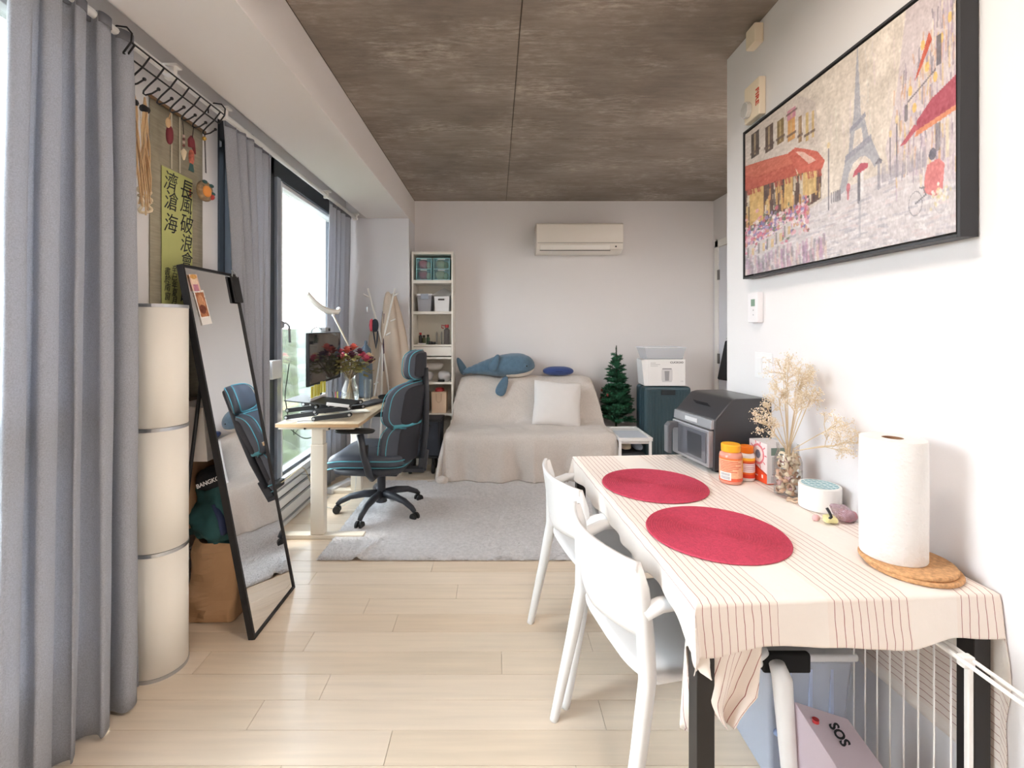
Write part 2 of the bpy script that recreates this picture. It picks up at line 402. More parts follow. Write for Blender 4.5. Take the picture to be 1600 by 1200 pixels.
# low aluminium convector casing under the windows, in stacked strips
bb = thing('baseboard_left', None, None, (-1.44,1,0), kind='structure')
for n_, z0, z1, x1, m_ in [('skirting_strip',0,.028,-1.425,alu),('groove',.028,.042,-1.445,dark_frame),('lower_strip',.042,.112,-1.43,alu),('groove',.112,.128,-1.45,dark_frame),
        ('middle_strip',.128,.188,-1.438,alu),('groove',.188,.206,-1.455,dark_frame),('upper_strip',.206,.252,-1.442,alu),('groove',.252,.270,-1.46,dark_frame),('top_strip',.270,.300,-1.435,alu)]:
    mk(G().box((-1.60,-2.6,z0),(x1,4.576,z1)), n_, m_, bb, world=True, bevel=.002, seg=1)

# ---------------------------------------------------------------- alcove door
dr = thing('door_1', None, None, (XA,4.3,0), kind='structure')
mk(G().box((XA-.02,4.76,0),(XA-.0005,4.83,2.22)).box((XA-.02,3.83,0),(XA-.0005,3.90,2.22)).box((XA-.02,3.83,2.15),(XA-.0005,4.83,2.22)), 'door_frame', white_gloss, dr, world=True, bevel=.003)
mk(G().box((XA-.012,3.905,.01),(XA-.001,4.755,2.145)), 'door_leaf', mat('door_paint', (214,216,224), .45), dr, world=True, bevel=.002)
for z in (.25, 1.03, 1.87): mk(G().box((XA-.026,4.735,z-.05),(XA-.01,4.765,z+.05)), 'hinge', mat('hinge_metal', (120,118,116), .4, metal=.8), dr, world=True, bevel=.002)
# ================================================================ outdoors
hill = G()
def hz(u, v):
    d = 6*(1500/6)**u; th = rad(20 + 140*v); x = -d*math.sin(th); y = d*math.cos(th)+6
    z = -22 + 9*noise.noise(Vector((x*.03,y*.03,0))) + min(18, d*.012) 
    z += (noise.noise(Vector((x*.22,y*.22,3)))*2.6 + abs(noise.noise(Vector((x*.8,y*.8,5))))*1.6 + abs(noise.noise(Vector((x*2.2,y*2.2,9))))*.7*(1 if d < 90 else 0))
    return (x, y, min(z, -1.2 - 8/(1+d*.01)))
hill.grid(hz, 300, 260)
treem = mat('treetop_foliage', (44,52,30), .9, var=.55, vscale=.35)
solo(hill, 'treetops', treem, 'mass of green treetops seen through the windows far below', 'trees', kind='stuff', smooth=True)
hazem = mat('distant_building', (74,80,88), .9)
for i, (d, x, wx, h) in enumerate([(520,-330,34,19),(560,-390,46,24),(600,-450,30,21)]):
    o = thing('building', ['pale low building on the hazy skyline, nearest the curtain', 'pale long building on the hazy skyline, the widest one', 'pale building on the hazy skyline beside the window mullion'][i], 'building', (x,d,-14))
    mk(G().box((-wx/2,-8,0),(wx/2,8,h)), 'wall', hazem, o); mk(G().box((-wx/2-1,-9,h),(wx/2+1,9,h+1)), 'roof', mat('distant_roof',(64,70,78),.9), o)
# ================================================================ curtains, rod, hooks
fab_grey = mat('grey_linen_curtain', (180,183,192), .9, bump=.5, bscale=420, var=.12, vscale=260, sheen=.15); letlight(fab_grey, .28)
def curtain(label, y0, y1, b0, b1, x0, folds, amp, z0=.012, z1=2.385, seed=0, topamp=.5, lean=0):
    rr = random.Random(seed); ph = [rr.uniform(0,6.28) for _ in range(4)]
    g = G()
    def fn(u, v):
        a0 = y0+(b0-y0)*(1-v)**.8; a1 = y1+(b1-y1)*(1-v)**.8
        uu = u + .012*math.sin(u*9+ph[0]) 
        w_ = math.sin(2*PI*folds*uu + .5*math.sin(3*u*PI+ph[1]) + .35*math.sin(v*2.2+ph[2]))
        s = math.copysign(abs(w_)**.75, w_); am = amp*(1-(1-topamp)*v**3)*(.8+.35*math.sin(5*u+ph[3]))
        side = .018*math.sin(4*PI*folds*uu+ph[2])*(1-v*.4)
        return (x0 + lean*v + s*am + .006*noise.noise(Vector((u*9,v*5,seed))), a0+(a1-a0)*u+side, z0+(z1-z0)*v)
    g.grid(fn, folds*26, 40)
    o = thing('curtain', label, 'curtain', (x0,(y0+y1)/2,0), group='grey curtains at the windows')
    c = mk(g, 'curtain_panel', fab_grey, o, smooth=True, world=True, thick=.004)
    # stitched header tape at the top
    h = G(); h.grid(lambda u, v: Vector(fn(u, .985+.015*v))+Vector((.004,0,0)), folds*26, 2)
    mk(h, 'header_tape', mat('header_tape', (118,119,126), .9), o, smooth=True, world=True, thick=.003)
    return o
curtain('largest grey linen curtain at far left, nearest the camera', 1.30,1.735, 1.24,1.735, -1.33, 5, .052, seed=3)
curtain('middle grey linen curtain beside the scroll, behind the mirror', 2.37,2.83, 2.63,2.84, -1.372, 5, .036, seed=5, topamp=.7, lean=.022)
curtain('farthest and narrowest grey linen curtain, behind the desk lamp', 3.86,4.42, 3.86,4.46, -1.418, 5, .026, seed=11, topamp=.9, lean=.055)

rod = thing('curtain_rod', 'white curtain track running under the beam above the windows', 'curtain rod', (-1.33,1,2.33))
mk(G().tube([(-1.325,-2.5,2.372),(-1.325,4.50,2.372)], .014, 10), 'track', white_gloss, rod, world=True, smooth=True)
for y in (-1.8, .1, 1.93, 2.30, 3.7, 4.45):
    mk(G().box((-1.345,y-.012,2.35),(-1.305,y+.012,2.397)).box((-1.36,y-.02,2.3975),(-1.29,y+.02,2.41)), 'bracket', white_gloss, rod, world=True, bevel=.003)
for y in (1.93,): mk(G().tube([(-1.325,y-.03,2.372),(-1.325,y+.03,2.372)], .02, 12), 'joiner', white_plastic, rod, world=True, smooth=True)

# hook rack hung over the rod
rk = thing('hook_rack', 'black wire hook rack hanging from the white curtain track', 'rack', (-1.3,1.9,2.2))
wire = .0032
UX, UZ, LX, LZ = -1.275, 2.338, -1.303, 2.300
mk(G().tube([(UX,1.655,UZ),(UX,2.225,UZ)], wire, 8), 'upper_rail', black_metal, rk, world=True, smooth=True)
mk(G().tube([(LX,1.655,LZ),(LX,2.225,LZ)], wire, 8), 'lower_rail', black_metal, rk, world=True, smooth=True)
for y in (1.655, 2.225):
    mk(G().tube([(LX,y,LZ),(UX,y,UZ),(UX+.003,y,UZ+.03),(-1.29,y,UZ+.052),(-1.325,y,UZ+.057),(-1.352,y,UZ+.04),(-1.352,y,UZ+.01)], wire, 8), 'hanger', black_metal, rk, world=True, smooth=True)
HY = [1.672+.0742*k for k in range(8)]
for y in HY:
    P = [(UX,y,UZ),(LX,y,LZ),(-1.338,y,2.268),(-1.354,y,2.250),(-1.356,y,2.240),(-1.347,y,2.234),(-1.325,y+.004,2.242),(-1.305,y+.008,2.258)]
    h = mk(G().tube(P, wire, 8), 'hook', black_metal, rk, world=True, smooth=True)
    mk(G().ball((-1.303,y+.009,2.261), .007, 8), 'knob', black_metal, h, world=True, smooth=True)

# ---------------------------------------------------------------- scroll
linen = mat('hessian_scroll', (158,150,130), .9, bump=.4, bscale=160, var=.10, vscale=40, stretch=(1,.3,3))
sc_ = thing('wall_scroll', 'hanging calligraphy scroll on hessian with a green paper strip', 'scroll', (-1.44,2.15,1.0))
def scf(u, v): return (-1.4445-.003*math.sin(u*3.1), 1.976+.354*u, 1.00+1.305*v)
mk(G().grid(scf, 6, 12), 'hessian_backing', linen, sc_, world=True, thick=.002, smooth=True)
mk(G().tube([(-1.438,1.965,2.305),(-1.438,2.341,2.305)], .007, 8), 'top_rod', mat('scroll_rod',(120,90,62),.6), sc_, world=True, smooth=True)
mk(G().tube([(-1.436,1.96,1.0),(-1.436,2.346,1.0)], .011, 10), 'bottom_rod', mat('scroll_rod',(120,90,62),.6), sc_, world=True, smooth=True)
mk(G().box((-1.441,2.04,1.42),(-1.4395,2.245,2.04)), 'paper_strip', mat('green_paper', (184,187,120), .8, var=.05, vscale=6), sc_, world=True)
for y in (2.10,2.155): mk(G().box((-1.4425,y,2.045),(-1.4405,y+.008,2.30)), 'ribbon', mat('cream_ribbon',(206,198,178),.8), sc_, world=True)
ink = mat('ink', (32,38,48), .7)
RT = (PI/2,0,PI/2)
zs = [1.985,1.915,1.825,1.735,1.655,1.585,1.495]
for ch, z, s_ in zip('長風破浪會有時', zs, [.088,.08,.086,.082,.078,.078,.084]):
    text(ch, 'ink_character', ink, sc_, (-1.4388,2.198,z-.01), RT, s_*1.12, .0003, 'CENTER', .95, world=True, bold=0, shear=.2)
for ch, z in zip('濟滄海', [1.985,1.90,1.80]):
    text(ch, 'ink_character', ink, sc_, (-1.4388,2.092,z-.005), RT, .092, .0003, 'CENTER', .95, world=True, bold=0, shear=.2)
for ch, z in zip('辛巳年夏月', [1.60,1.565,1.53,1.495,1.46]):
    text(ch, 'ink_character', ink, sc_, (-1.4388,2.118,z), RT, .038, .0003, 'CENTER', 1, world=True, bold=0, shear=.2)
for ch, z in zip('書於南窗', [1.585,1.55,1.515,1.475]):
    text(ch, 'ink_character', ink, sc_, (-1.4388,2.072,z), RT, .038, .0003, 'CENTER', 1, world=True, bold=0, shear=.2)
mk(G().box((-1.4392,2.222,1.955),(-1.4386,2.236,1.99)), 'red_seal', mat('seal_red',(158,86,60),.7), sc_, world=True)

# ---------------------------------------------------------------- trinkets on the hooks
raff = mat('raffia', (204,170,130), .85, bump=.3, bscale=120)
def raffia(y, z1, n, label, seed, x=-1.35):
    rr = random.Random(seed); g = G()
    for k in range(n):
        dy, dx = rr.uniform(-.028,.028), rr.uniform(-.012,.02); L = rr.uniform(.30,.46)
        P = [(x, y, 2.225)] + [(x+dx*t+.004*math.sin(9*t+k), y+dy*t+.006*math.sin(7*t+k*2), 2.225-L*t) for t in (.15,.3,.5,.7,.85,1)]
        g.tube(P, .0028, 4)
    o = thing('raffia_bundle', label, 'bundle', (x,y,1.8))
    mk(g, 'raffia_strands', raff, o, world=True, smooth=True, kind='stuff')
    mk(G().tube([(x,y-.012,2.18),(x,y+.012,2.18)], .014, 8), 'tie', mat('dark_tie',(40,38,40),.7), o, world=True, smooth=True)
raffia(HY[2], 2.2, 16, 'tan raffia bundle on the hook rack, left of the scroll', 1)
raffia(HY[1]+.015, 2.2, 14, 'tan raffia bundle on the hook rack, half hidden by the curtain', 2)
g = G()
for k in range(3): g.tube([(-1.40+.012*math.sin(a*2+k), 1.885+.026*math.cos(a), 1.875-.028*k+.02*math.sin(a)) for a in [2*PI*i/14 for i in range(15)]], .006, 6)
g.tube([(-1.40,1.885,1.90),(-1.37,1.82,2.2)], .0012, 4)
solo(g, 'straw_knot', mat('straw',(220,202,172),.8), 'pale knotted straw charm hanging beside the scroll edge', 'charm', smooth=True)
def charm(name, label, y, parts, x=-1.35, ztop=2.222):
    o = thing(name, label, 'charm', (x,y,ztop-.3))
    for (n_, g_, m_) in parts: mk(g_, n_, m_, o, world=True, smooth=True)
cord = mat('dark_cord',(52,44,44),.8); wine = mat('wine_red',(120,44,52),.6, bump=.2, bscale=90)
charm('red_pouch', 'small wine red pouch charm on the hook rack', HY[4], [('cord', G().tube([(-1.352,HY[4],2.236),(-1.37,HY[4]+.015,2.215)],.002,5), raff),
    ('wooden_top', G().sup((-1.375,HY[4]+.018,2.20),(.010,.010,.022),1,1,10,8), raff), ('pouch', G().sup((-1.38,HY[4]+.034,2.155),(.013,.015,.040),.9,.9,14,10), wine)])
charm('bead_pendant', 'thin beaded pendant on dark cord in front of the scroll', HY[5]+.02, [('cord', G().tube([(-1.352,HY[5],2.236),(-1.36,HY[5]+.02,2.175)],.0016,5), cord)]
    + [('bead', G().ball((-1.36,HY[5]+.02,2.175-.014*k),.006,8), mat('bead_%d'%(k%2),[(196,170,160),(110,60,56)][k%2],.4)) for k in range(4)] + [('tassel', G().lathe([(.002,0),(.012,-.012),(.009,-.03),(.003,-.05)],(-1.36,HY[5]+.02,2.12),8), mat('straw',(220,202,172),.8))])
o = thing('fish_charm', 'red and teal fish charm hanging over the right scroll edge', 'charm', (-1.37,HY[6]-.04,1.9))
yy = HY[6]+.035
mk(G().tube([(-1.352,HY[6],2.236),(-1.38,yy,2.20)],.0016,5),'cord',cord,o,world=True)
mk(G().prism([(yy-.018,2.155),(yy-.022,2.19),(yy,2.215),(yy+.017,2.195),(yy+.028,2.135),(yy+.010,2.16)], .012, 'x', (-1.39,0,0)),'head_flap',wine,o,world=True,bevel=.004)
mk(G().sup((-1.384,yy,2.115),(.010,.013,.034),.8,.8,12,10),'body',mat('fish_orange',(190,104,84),.6,var=.4,vscale=60),o,world=True,smooth=True)
mk(G().prism([(yy-.006,2.09),(yy+.006,2.09),(yy+.016,2.05),(yy-.018,2.05)], .008, 'x', (-1.388,0,0)),'tail',mat('teal_felt',(58,92,92),.8),o,world=True,bevel=.002)
yy = HY[7]+.045
o = thing('gourd_basket_charm', 'round orange and green pouch charm on two black strings', 'charm', (-1.36,yy,1.7))
mk(G().tube([(-1.35,HY[7],2.236),(-1.37,yy-.003,2.07)],.0014,5).tube([(-1.35,HY[7]+.006,2.236),(-1.37,yy+.003,2.07)],.0014,5),'string',cord,o,world=True)
mk(G().ball((-1.35,HY[7],2.215),.010,10),'bell',mat('brass',(200,160,80),.3,metal=.8),o,world=True,smooth=True)
mk(G().sup((-1.375,yy,1.985),(.022,.052,.048),.9,.9,20,12),'round_pouch',mat('pouch_print',(150,126,98),.7,var=.5,vscale=40),o,world=True,smooth=True)
mk(G().sup((-1.358,yy-.012,1.98),(.014,.028,.026),.9,.9,16,10),'orange_fruit',mat('fruit_orange',(232,150,72),.6),o,world=True,smooth=True)
for dy,dz in ((-.03,.03),(.02,.025),(.032,-.01)): mk(G().sup((-1.356,yy+dy,1.99+dz),(.008,.016,.008),.9,.9,10,8),'felt_leaf',mat('teal_felt',(58,92,92),.8),o,world=True,smooth=True)
mk(G().sup((-1.36,yy+.03,1.965),(.012,.014,.014),.9,.9,10,8),'berry',mat('berry_red',(180,60,56),.6),o,world=True,smooth=True)

# ---------------------------------------------------------------- stacked drum floor lamp
paper = mat('lamp_paper', (238,233,224), .8, bump=.15, bscale=90, stretch=(1,1,12))
lp = thing('floor_lamp', 'tall white floor lamp of three stacked drum shades', 'lamp', (-1.335,1.875,0))
for k in range(3):
    z = .012+.473*k
    mk(G().lathe([(.094,z),(.100,z+.002),(.100,z+.462),(.094,z+.464)], n=48), 'drum_shade', paper, lp, smooth=False, bevel=0)
    lp.children[-1].data.polygons.foreach_set('use_smooth', [len(p.vertices) == 4 for p in lp.children[-1].data.polygons])
for z in (.0,.472,.945,1.418): mk(G().lathe([(.0975,z),(.1015,z),(.1015,z+.013),(.0975,z+.013)], n=48), 'metal_ring', steel, lp, smooth=False)
# ---------------------------------------------------------------- leaning mirror
P00, P10, P01, P11 = Vector((-1.034,2.03,0.002)), Vector((-1.034,2.442,0.002)), Vector((-1.344,2.03,1.614)), Vector((-1.344,2.442,1.614))
mr = thing('floor_mirror', 'tall leaning floor mirror in a slim black frame', 'mirror', (-1.034,2.236,0))
up = (P01-P00).normalized(); nn = Vector((0,1,0)).cross(up).normalized()   # faces +x and up
if nn.x < 0: nn = -nn
def mp(a, b, d=0): return P00 + Vector((0,1,0))*a + up*b + nn*d
Wm, Lm = .412, (P01-P00).length; fw = .011
def slab(a0,b0,a1,b1,d0,d1): return G().hexa([mp(a0,b0,d0),mp(a1,b0,d0),mp(a1,b1,d0),mp(a0,b1,d0),mp(a0,b0,d1),mp(a1,b0,d1),mp(a1,b1,d1),mp(a0,b1,d1)])
mk(slab(0,0,fw,Lm,-.028,0), 'frame_side', black_metal, mr, world=True); mk(slab(Wm-fw,0,Wm,Lm,-.028,0), 'frame_side', black_metal, mr, world=True)
mk(slab(fw,0,Wm-fw,fw,-.028,0), 'frame_end', black_metal, mr, world=True); mk(slab(fw,Lm-fw,Wm-fw,Lm,-.028,0), 'frame_end', black_metal, mr, world=True)
mk(slab(fw,fw,Wm-fw,Lm-fw,-.010,-.006), 'mirror_glass', mat('mirror', (244,245,246), .01, metal=1), mr, world=True)
mk(slab(fw,fw,Wm-fw,Lm-fw,-.024,-.012), 'backing_board', mat('backing',(70,66,62),.8), mr, world=True)
a = mp(.03,1.15,-.03); b = Vector((-1.415,2.06,.02)); c = mp(Wm-.03,1.15,-.03); d = Vector((-1.415,2.41,.02))
mk(G().tube([a,b],.008,8).tube([c,d],.008,8).tube([b,d],.008,8), 'stand_leg', black_metal, mr, world=True, smooth=True)
cv = Cv(40,60,(236,232,226)); cv.rect(.10,.07,.9,.76,(176,112,72)); cv.ell(.5,.35,.3,.2,(206,150,110)); cv.ell(.45,.55,.3,.13,(120,60,40)); cv.mottle(16,3,3); cv.rect(0,.8,1,1,(236,232,226))
def tilt(u,v,a0,b0,wd,ht,ang,d):
    x, y = (u-.5)*wd, (.5-v)*ht; return mp(a0+x*math.cos(ang)-y*math.sin(ang), b0+x*math.sin(ang)+y*math.cos(ang), d)
o = thing('instant_photo', 'instant photo stuck on the mirror below its top left corner', 'photo', mp(.085,1.42,.004)); 
mk(cv.sheet(lambda u,v: tilt(u,v,.088,1.455,.075,.155,rad(7),-.002)), 'photo_print', paintmat('print'), o, world=True, thick=.001)
cv = Cv(30,30,(232,196,176)); cv.ell(.5,.4,.35,.3,(240,214,190)); cv.rect(.2,.6,.8,1,(196,130,150)); cv.ell(.5,.15,.4,.14,(214,160,90)); cv.mottle(8,3,3)
o = thing('paper_sticker', 'small peach and pink sticker on the mirror top left corner', 'sticker', mp(.05,1.58,.004))
mk(cv.sheet(lambda u,v: tilt(u,v,.062,1.565,.058,.075,rad(6),-.001)), 'sticker_print', paintmat('print'), o, world=True, thick=.001)
o = thing('black_clip_case', 'small black case clipped on the mirror top right corner', 'case', mp(Wm-.03,1.5,0))
mk(slab(Wm-.058,Lm-.150,Wm+.006,Lm-.014,.0005,.012), 'case_body', black_plastic, o, world=True, bevel=.002)
mk(G().tube([mp(Wm-.055,Lm-.02,.01),mp(Wm-.05,Lm-.0,.012),mp(Wm-.03,Lm+.018,0),mp(Wm-.012,Lm-.0,.012),mp(Wm-.01,Lm-.02,.01)],.003,6), 'wire_loop', steel, o, world=True, smooth=True)

# ---------------------------------------------------------------- clutter behind the mirror
def mclamp(g):
    for v in g.v: v.x = max(-1.446, min(v.x, -1.034-.1923*v.z-.032))
    return g
kraft = mat('kraft_paper', (196,158,120), .8, bump=.25, bscale=14, var=.06)
g = G()
def bagf(u, v):
    a = 2*PI*u; s_ = 1.0-.10*math.sin(v*PI)*.6; ex = .35
    cx, cy = math.cos(a), math.sin(a)
    x = math.copysign(abs(cx)**ex, cx)*.125*s_; y = math.copysign(abs(cy)**ex, cy)*.105*(1-.25*(1-v)**2)
    n = noise.noise(Vector((x*14,y*14,v*5)))*.016
    return (-1.262+x+n+.02*v-.05*(1-v), 2.225+y+n, .004+v*(.40+.03*math.sin(a)))
g.grid(bagf, 56, 18)
o = thing('paper_bag', 'crumpled brown kraft paper bag on the floor behind the mirror', 'bag', (-1.27,2.225,0))
mclamp(g); mk(g, 'bag_sides', kraft, o, world=True, thick=.002)
mk(G().box((-1.40,2.16,.002),(-1.22,2.29,.006)), 'bag_bottom', kraft, o, world=True)
teal = mat('teal_cloth', (44,88,92), .75, bump=.4, bscale=30, var=.12)
def lump(c, a, seed, amp=.25, e=.8):
    def wp(p):
        n = noise.noise(p*9+Vector((seed,0,0)))*amp + noise.noise(p*22+Vector((seed,4,0)))*amp*.5; return p*(1+n)
    return G().sup(c, a, e, e, 40, 26, warp=wp)
o = thing('teal_cloth_bag', 'dark teal cloth bag stuffed into the brown paper bag', 'bag', (-1.27,2.2,.4))
mk(mclamp(lump((-1.285,2.215,.50),(.130,.125,.145),2,.45)), 'bag_body', teal, o, world=True, smooth=True)
mk(G().tube([(-1.24,2.09,.56),(-1.20,2.07,.50),(-1.195,2.08,.44),(-1.21,2.12,.42)],.008,6,flat=2), 'handle', mat('navy_strap',(50,62,100),.7), o, world=True, smooth=True)
o = thing('black_tote', 'black printed tote bag lying above the teal cloth bag', 'bag', (-1.27,2.3,.6))
mk(mclamp(lump((-1.275,2.19,.655),(.10,.10,.05),7,.2)), 'bag_body', mat('black_cloth',(30,32,38),.8,bump=.3,bscale=60), o, world=True, smooth=True)
text('BANGKOK', 'lettering', white_plastic, o, (-1.315,2.078,.640), (rad(82),rad(-22),0), .026, .0005, 'LEFT', 1, world=True, bold=.0006)
solo(G().box((-1.43,2.335,.002),(-1.25,2.392,.74)), 'cardboard_box', cardboard, 'tall brown cardboard box behind the mirror', 'box', bevel=.004)
solo(G().hexa([(-1.44,2.10,.745),(-1.28,2.10,.745),(-1.28,2.39,.745),(-1.44,2.39,.745),(-1.44,2.10,1.0),(-1.30,2.10,.985),(-1.30,2.39,.985),(-1.44,2.39,1.0)]), 'white_carton', mat('white_card',(226,220,216),.7), 'white carton lying on the cardboard box below the scroll', 'box', bevel=.003)
solo(G().box((-1.43,2.05,.44),(-1.37,2.335,.743)), 'cardboard_sheet', cardboard, 'folded brown cardboard standing behind the teal bag', 'cardboard', bevel=.002)
# ================================================================ rug
rugm = mat('grey_shag', (208,206,208), .95, bump=.6, bscale=200, var=.10, vscale=45, sheen=.3)
rug = thing('rug', 'large light grey shaggy rug under sofa front and office chair', 'rug', (0,3.4,0))
g = G(); RX0, RX1, RY0, RY1 = -1.03, 1.02, 2.72, 4.12
def rugz(x, y):
    e = min(x-RX0, RX1-x, y-RY0, RY1-y); ed = min(1, e/.02) if e > 0 else 0
    t = (x+.80) - (y-2.72)*.30          # soft fold running in from the front edge near the desk foot
    fold = .020*math.exp(-(t/.02)**2)*max(0, 1-(y-2.72)/.42) 
    return .004 + .014*ed**.5 + fold + (.003*noise.noise(Vector((x*60,y*60,0))) + .002*noise.noise(Vector((x*18,y*18,2))))*ed
g.grid(lambda u,v: (RX0+(RX1-RX0)*u, RY0+(RY1-RY0)*v, rugz(RX0+(RX1-RX0)*u, RY0+(RY1-RY0)*v)), 230, 160)
mk(g, 'rug_backing', rugm, rug, world=True, smooth=True)
g = G(); rr = random.Random(5)
for i in range(52000):
    x, y = rr.uniform(RX0,RX1), RY0+(RY1-RY0)*rr.random()**1.25; z = rugz(x,y)-.002; a = rr.uniform(0,6.28); r_ = .0045; h = rr.uniform(.003,.006); lx, ly = -math.sin(a)*.010, math.cos(a)*.010
    n = len(g.v); ca, sa = math.cos(a)*r_, math.sin(a)*r_
    g.v += [Vector((x-ca,y-sa,z)), Vector((x+ca,y+sa,z)), Vector((x+lx,y+ly,z+h))]; g.f.append((n,n+1,n+2))
mk(g, 'pile', rugm, rug, world=True, kind='stuff')

# ================================================================ sit-stand desk
dwood = mat('desk_birch_top', (226,206,178), .45, var=.05, vscale=20, stretch=(4,.4,1)); dedge = mat('desk_edge', (206,174,136), .5)
dleg = mat('desk_leg_offwhite', (226,218,204), .4)
dk = thing('standing_desk', 'birch topped standing desk with off-white T legs by the window', 'desk', (-1.15,3.58,0))
DX0, DX1, DY0, DY1, DZ = -1.39, -.865, 2.98, 4.17, .735
mk(G().box((DX0,DY0,DZ-.004),(DX1,DY1,DZ)), 'desk_top', dwood, dk, world=True)
mk(G().box((DX0,DY0,DZ-.024),(DX1,DY1,DZ-.0042)), 'top_edge', dedge, dk, world=True, bevel=.002)
for y in (3.03, 3.86):
    l = mk(G().box((-1.175,y-.035,.028),(-1.09,y+.03,.60)), 'leg', dleg, dk, world=True, bevel=.006)
    mk(G().box((-1.170,y-.031,.60),(-1.095,y+.026,.70)), 'inner_column', dleg, l, world=True, bevel=.005)
    mk(G().box((-1.40,y-.036,.0005),(-.84,y+.03,.028)), 'foot', dleg, dk, world=True, bevel=.005)
    mk(G().box((-1.38,y-.03,.695),(-.90,y+.03,.711)), 'top_bracket', dleg, dk, world=True, bevel=.002)
    for x in (-1.21,-1.055): mk(G().cyl((x,y-.036,.70),(x,y-.03,.70),.006,n=10), 'screw', black_metal, dk, world=True)
for x in (-1.165,-1.10): mk(G().box((x-.02,3.06,.675),(x+.02,3.83,.695)), 'cross_rail', dleg, dk, world=True, bevel=.002)
# cables
cb = mat('black_cable',(28,30,32),.5); wc = mat('white_cable',(214,214,210),.5)
def cable(label, pts, m, r=.003):
    P = [Vector(p) for p in pts]; out = []
    for i in range(len(P)-1):
        p0,p1,p2,p3 = P[max(i-1,0)],P[i],P[i+1],P[min(i+2,len(P)-1)]
        for k in range(8):
            t = k/8; out.append(.5*((2*p1)+(p2-p0)*t+(2*p0-5*p1+4*p2-p3)*t*t+(3*p1-p0-3*p2+p3)*t**3))
    out.append(P[-1]); return solo(G().tube(out, r, 6), 'power_cable', m, label, 'cable', smooth=True, group='cables around the desk')
cable('black cable looping under the near end of the desk top', [(-1.36,3.1,.70),(-1.34,3.12,.66),(-1.25,3.1,.615),(-1.19,3.12,.64),(-1.22,3.16,.70)], cb)
cable('thin black cable hanging from desk to power adapter', [(-1.22,3.2,.70),(-1.22,3.2,.6),(-1.23,3.25,.45),(-1.28,3.3,.33),(-1.36,3.32,.312)], cb, .002)
cable('black cable zigzag hanging under the desk top', [(-1.32,3.1,.70),(-1.325,3.1,.64),(-1.29,3.1,.68),(-1.26,3.1,.70)], cb, .002)
cable('white cable drooping to the floor behind the near desk leg', [(-1.10,3.75,.55),(-1.09,3.7,.3),(-1.08,3.6,.08),(-1.16,3.5,.01),(-1.28,3.55,.005),(-1.33,3.75,.005)], wc, .003)
cable('beige cable tangle along the window ledge', [(-1.45,2.95,.312),(-1.40,3.1,.33),(-1.42,3.25,.315),(-1.38,3.38,.34),(-1.37,3.5,.2),(-1.36,3.6,.05)], mat('beige_cable',(190,176,140),.6), .003)
cable('black cable looping behind the monitor edge', [(-1.38,3.16,1.1),(-1.385,3.14,1.0),(-1.38,3.10,.9),(-1.385,3.13,.82),(-1.38,3.15,.737)], cb, .003)
solo(G().box((-1.48,3.02,.302),(-1.40,3.14,.345)), 'power_adapter', black_plastic, 'black power adapter lying on the window ledge below desk', 'adapter', bevel=.006)
solo(G().obox((-1.30,3.95,.022),(.07,.30,.042),(0,0,rad(-20))), 'power_strip', white_plastic, 'white power strip on the floor under the desk', 'power strip', bevel=.006)

# ---- things on the desk
mon = thing('monitor', 'wide dark computer monitor turned away by the window', 'monitor', (-1.27,3.46,DZ))
mk(G().box((-1.262,3.135,.945),(-1.238,3.775,1.305)), 'monitor_housing', black_plastic, mon, world=True, bevel=.006)
mk(G().box((-1.2378,3.145,.962),(-1.2370,3.765,1.297)), 'screen', mat('screen_glass',(40,44,50),.06,coat=.5), mon, world=True)
mk(G().cyl((-1.29,3.46,DZ+.012),(-1.29,3.46,1.12),.018).box((-1.29,3.43,1.06),(-1.262,3.49,1.14)), 'stand_pole', black_plastic, mon, world=True, smooth=False)
mk(G().box((-1.38,3.34,DZ+.001),(-1.20,3.58,DZ+.012)), 'stand_base', black_plastic, mon, world=True, bevel=.004)
o = thing('monitor_camera', 'small grey camera clipped on top of the monitor', 'camera', (-1.25,3.47,1.306))
mk(G().box((-1.275,3.42,1.307),(-1.225,3.52,1.345)), 'camera_body', mat('grey_plastic',(150,152,156),.5), o, world=True, bevel=.01)
mk(G().cyl((-1.224,3.47,1.326),(-1.218,3.47,1.326),.010), 'lens', black_plastic, o, world=True)
mk(G().tube([(-1.26,3.42,1.33),(-1.27,3.36,1.345),(-1.28,3.30,1.33),(-1.275,3.27,1.306)],.004,6), 'cable', mat('grey_plastic',(150,152,156),.5), o, world=True, smooth=True)
yel = mat('sticky_yellow',(226,216,88),.8); 
for i,(y,z,c) in enumerate([(3.16,.90,yel),(3.215,.905,yel),(3.27,.90,yel),(3.33,.915,yel),(3.385,.91,yel)]):
    solo(G().box((-1.236,y,z-.035),(-1.2345,y+.048,z+.045)), 'sticky_note', c, ['yellow sticky note nearest the window mullion in the monitor row','second yellow sticky note from the near monitor edge','middle yellow sticky note of the five on the monitor','fourth yellow sticky note, raised beside the middle one','yellow sticky note nearest the rose vase'][i], 'note', group='yellow sticky notes on the monitor')
solo(G().box((-1.232,3.13,.80),(-1.225,3.42,.868)), 'paper_sheet', white_plastic, 'white sheet of paper standing under the sticky notes', 'paper')
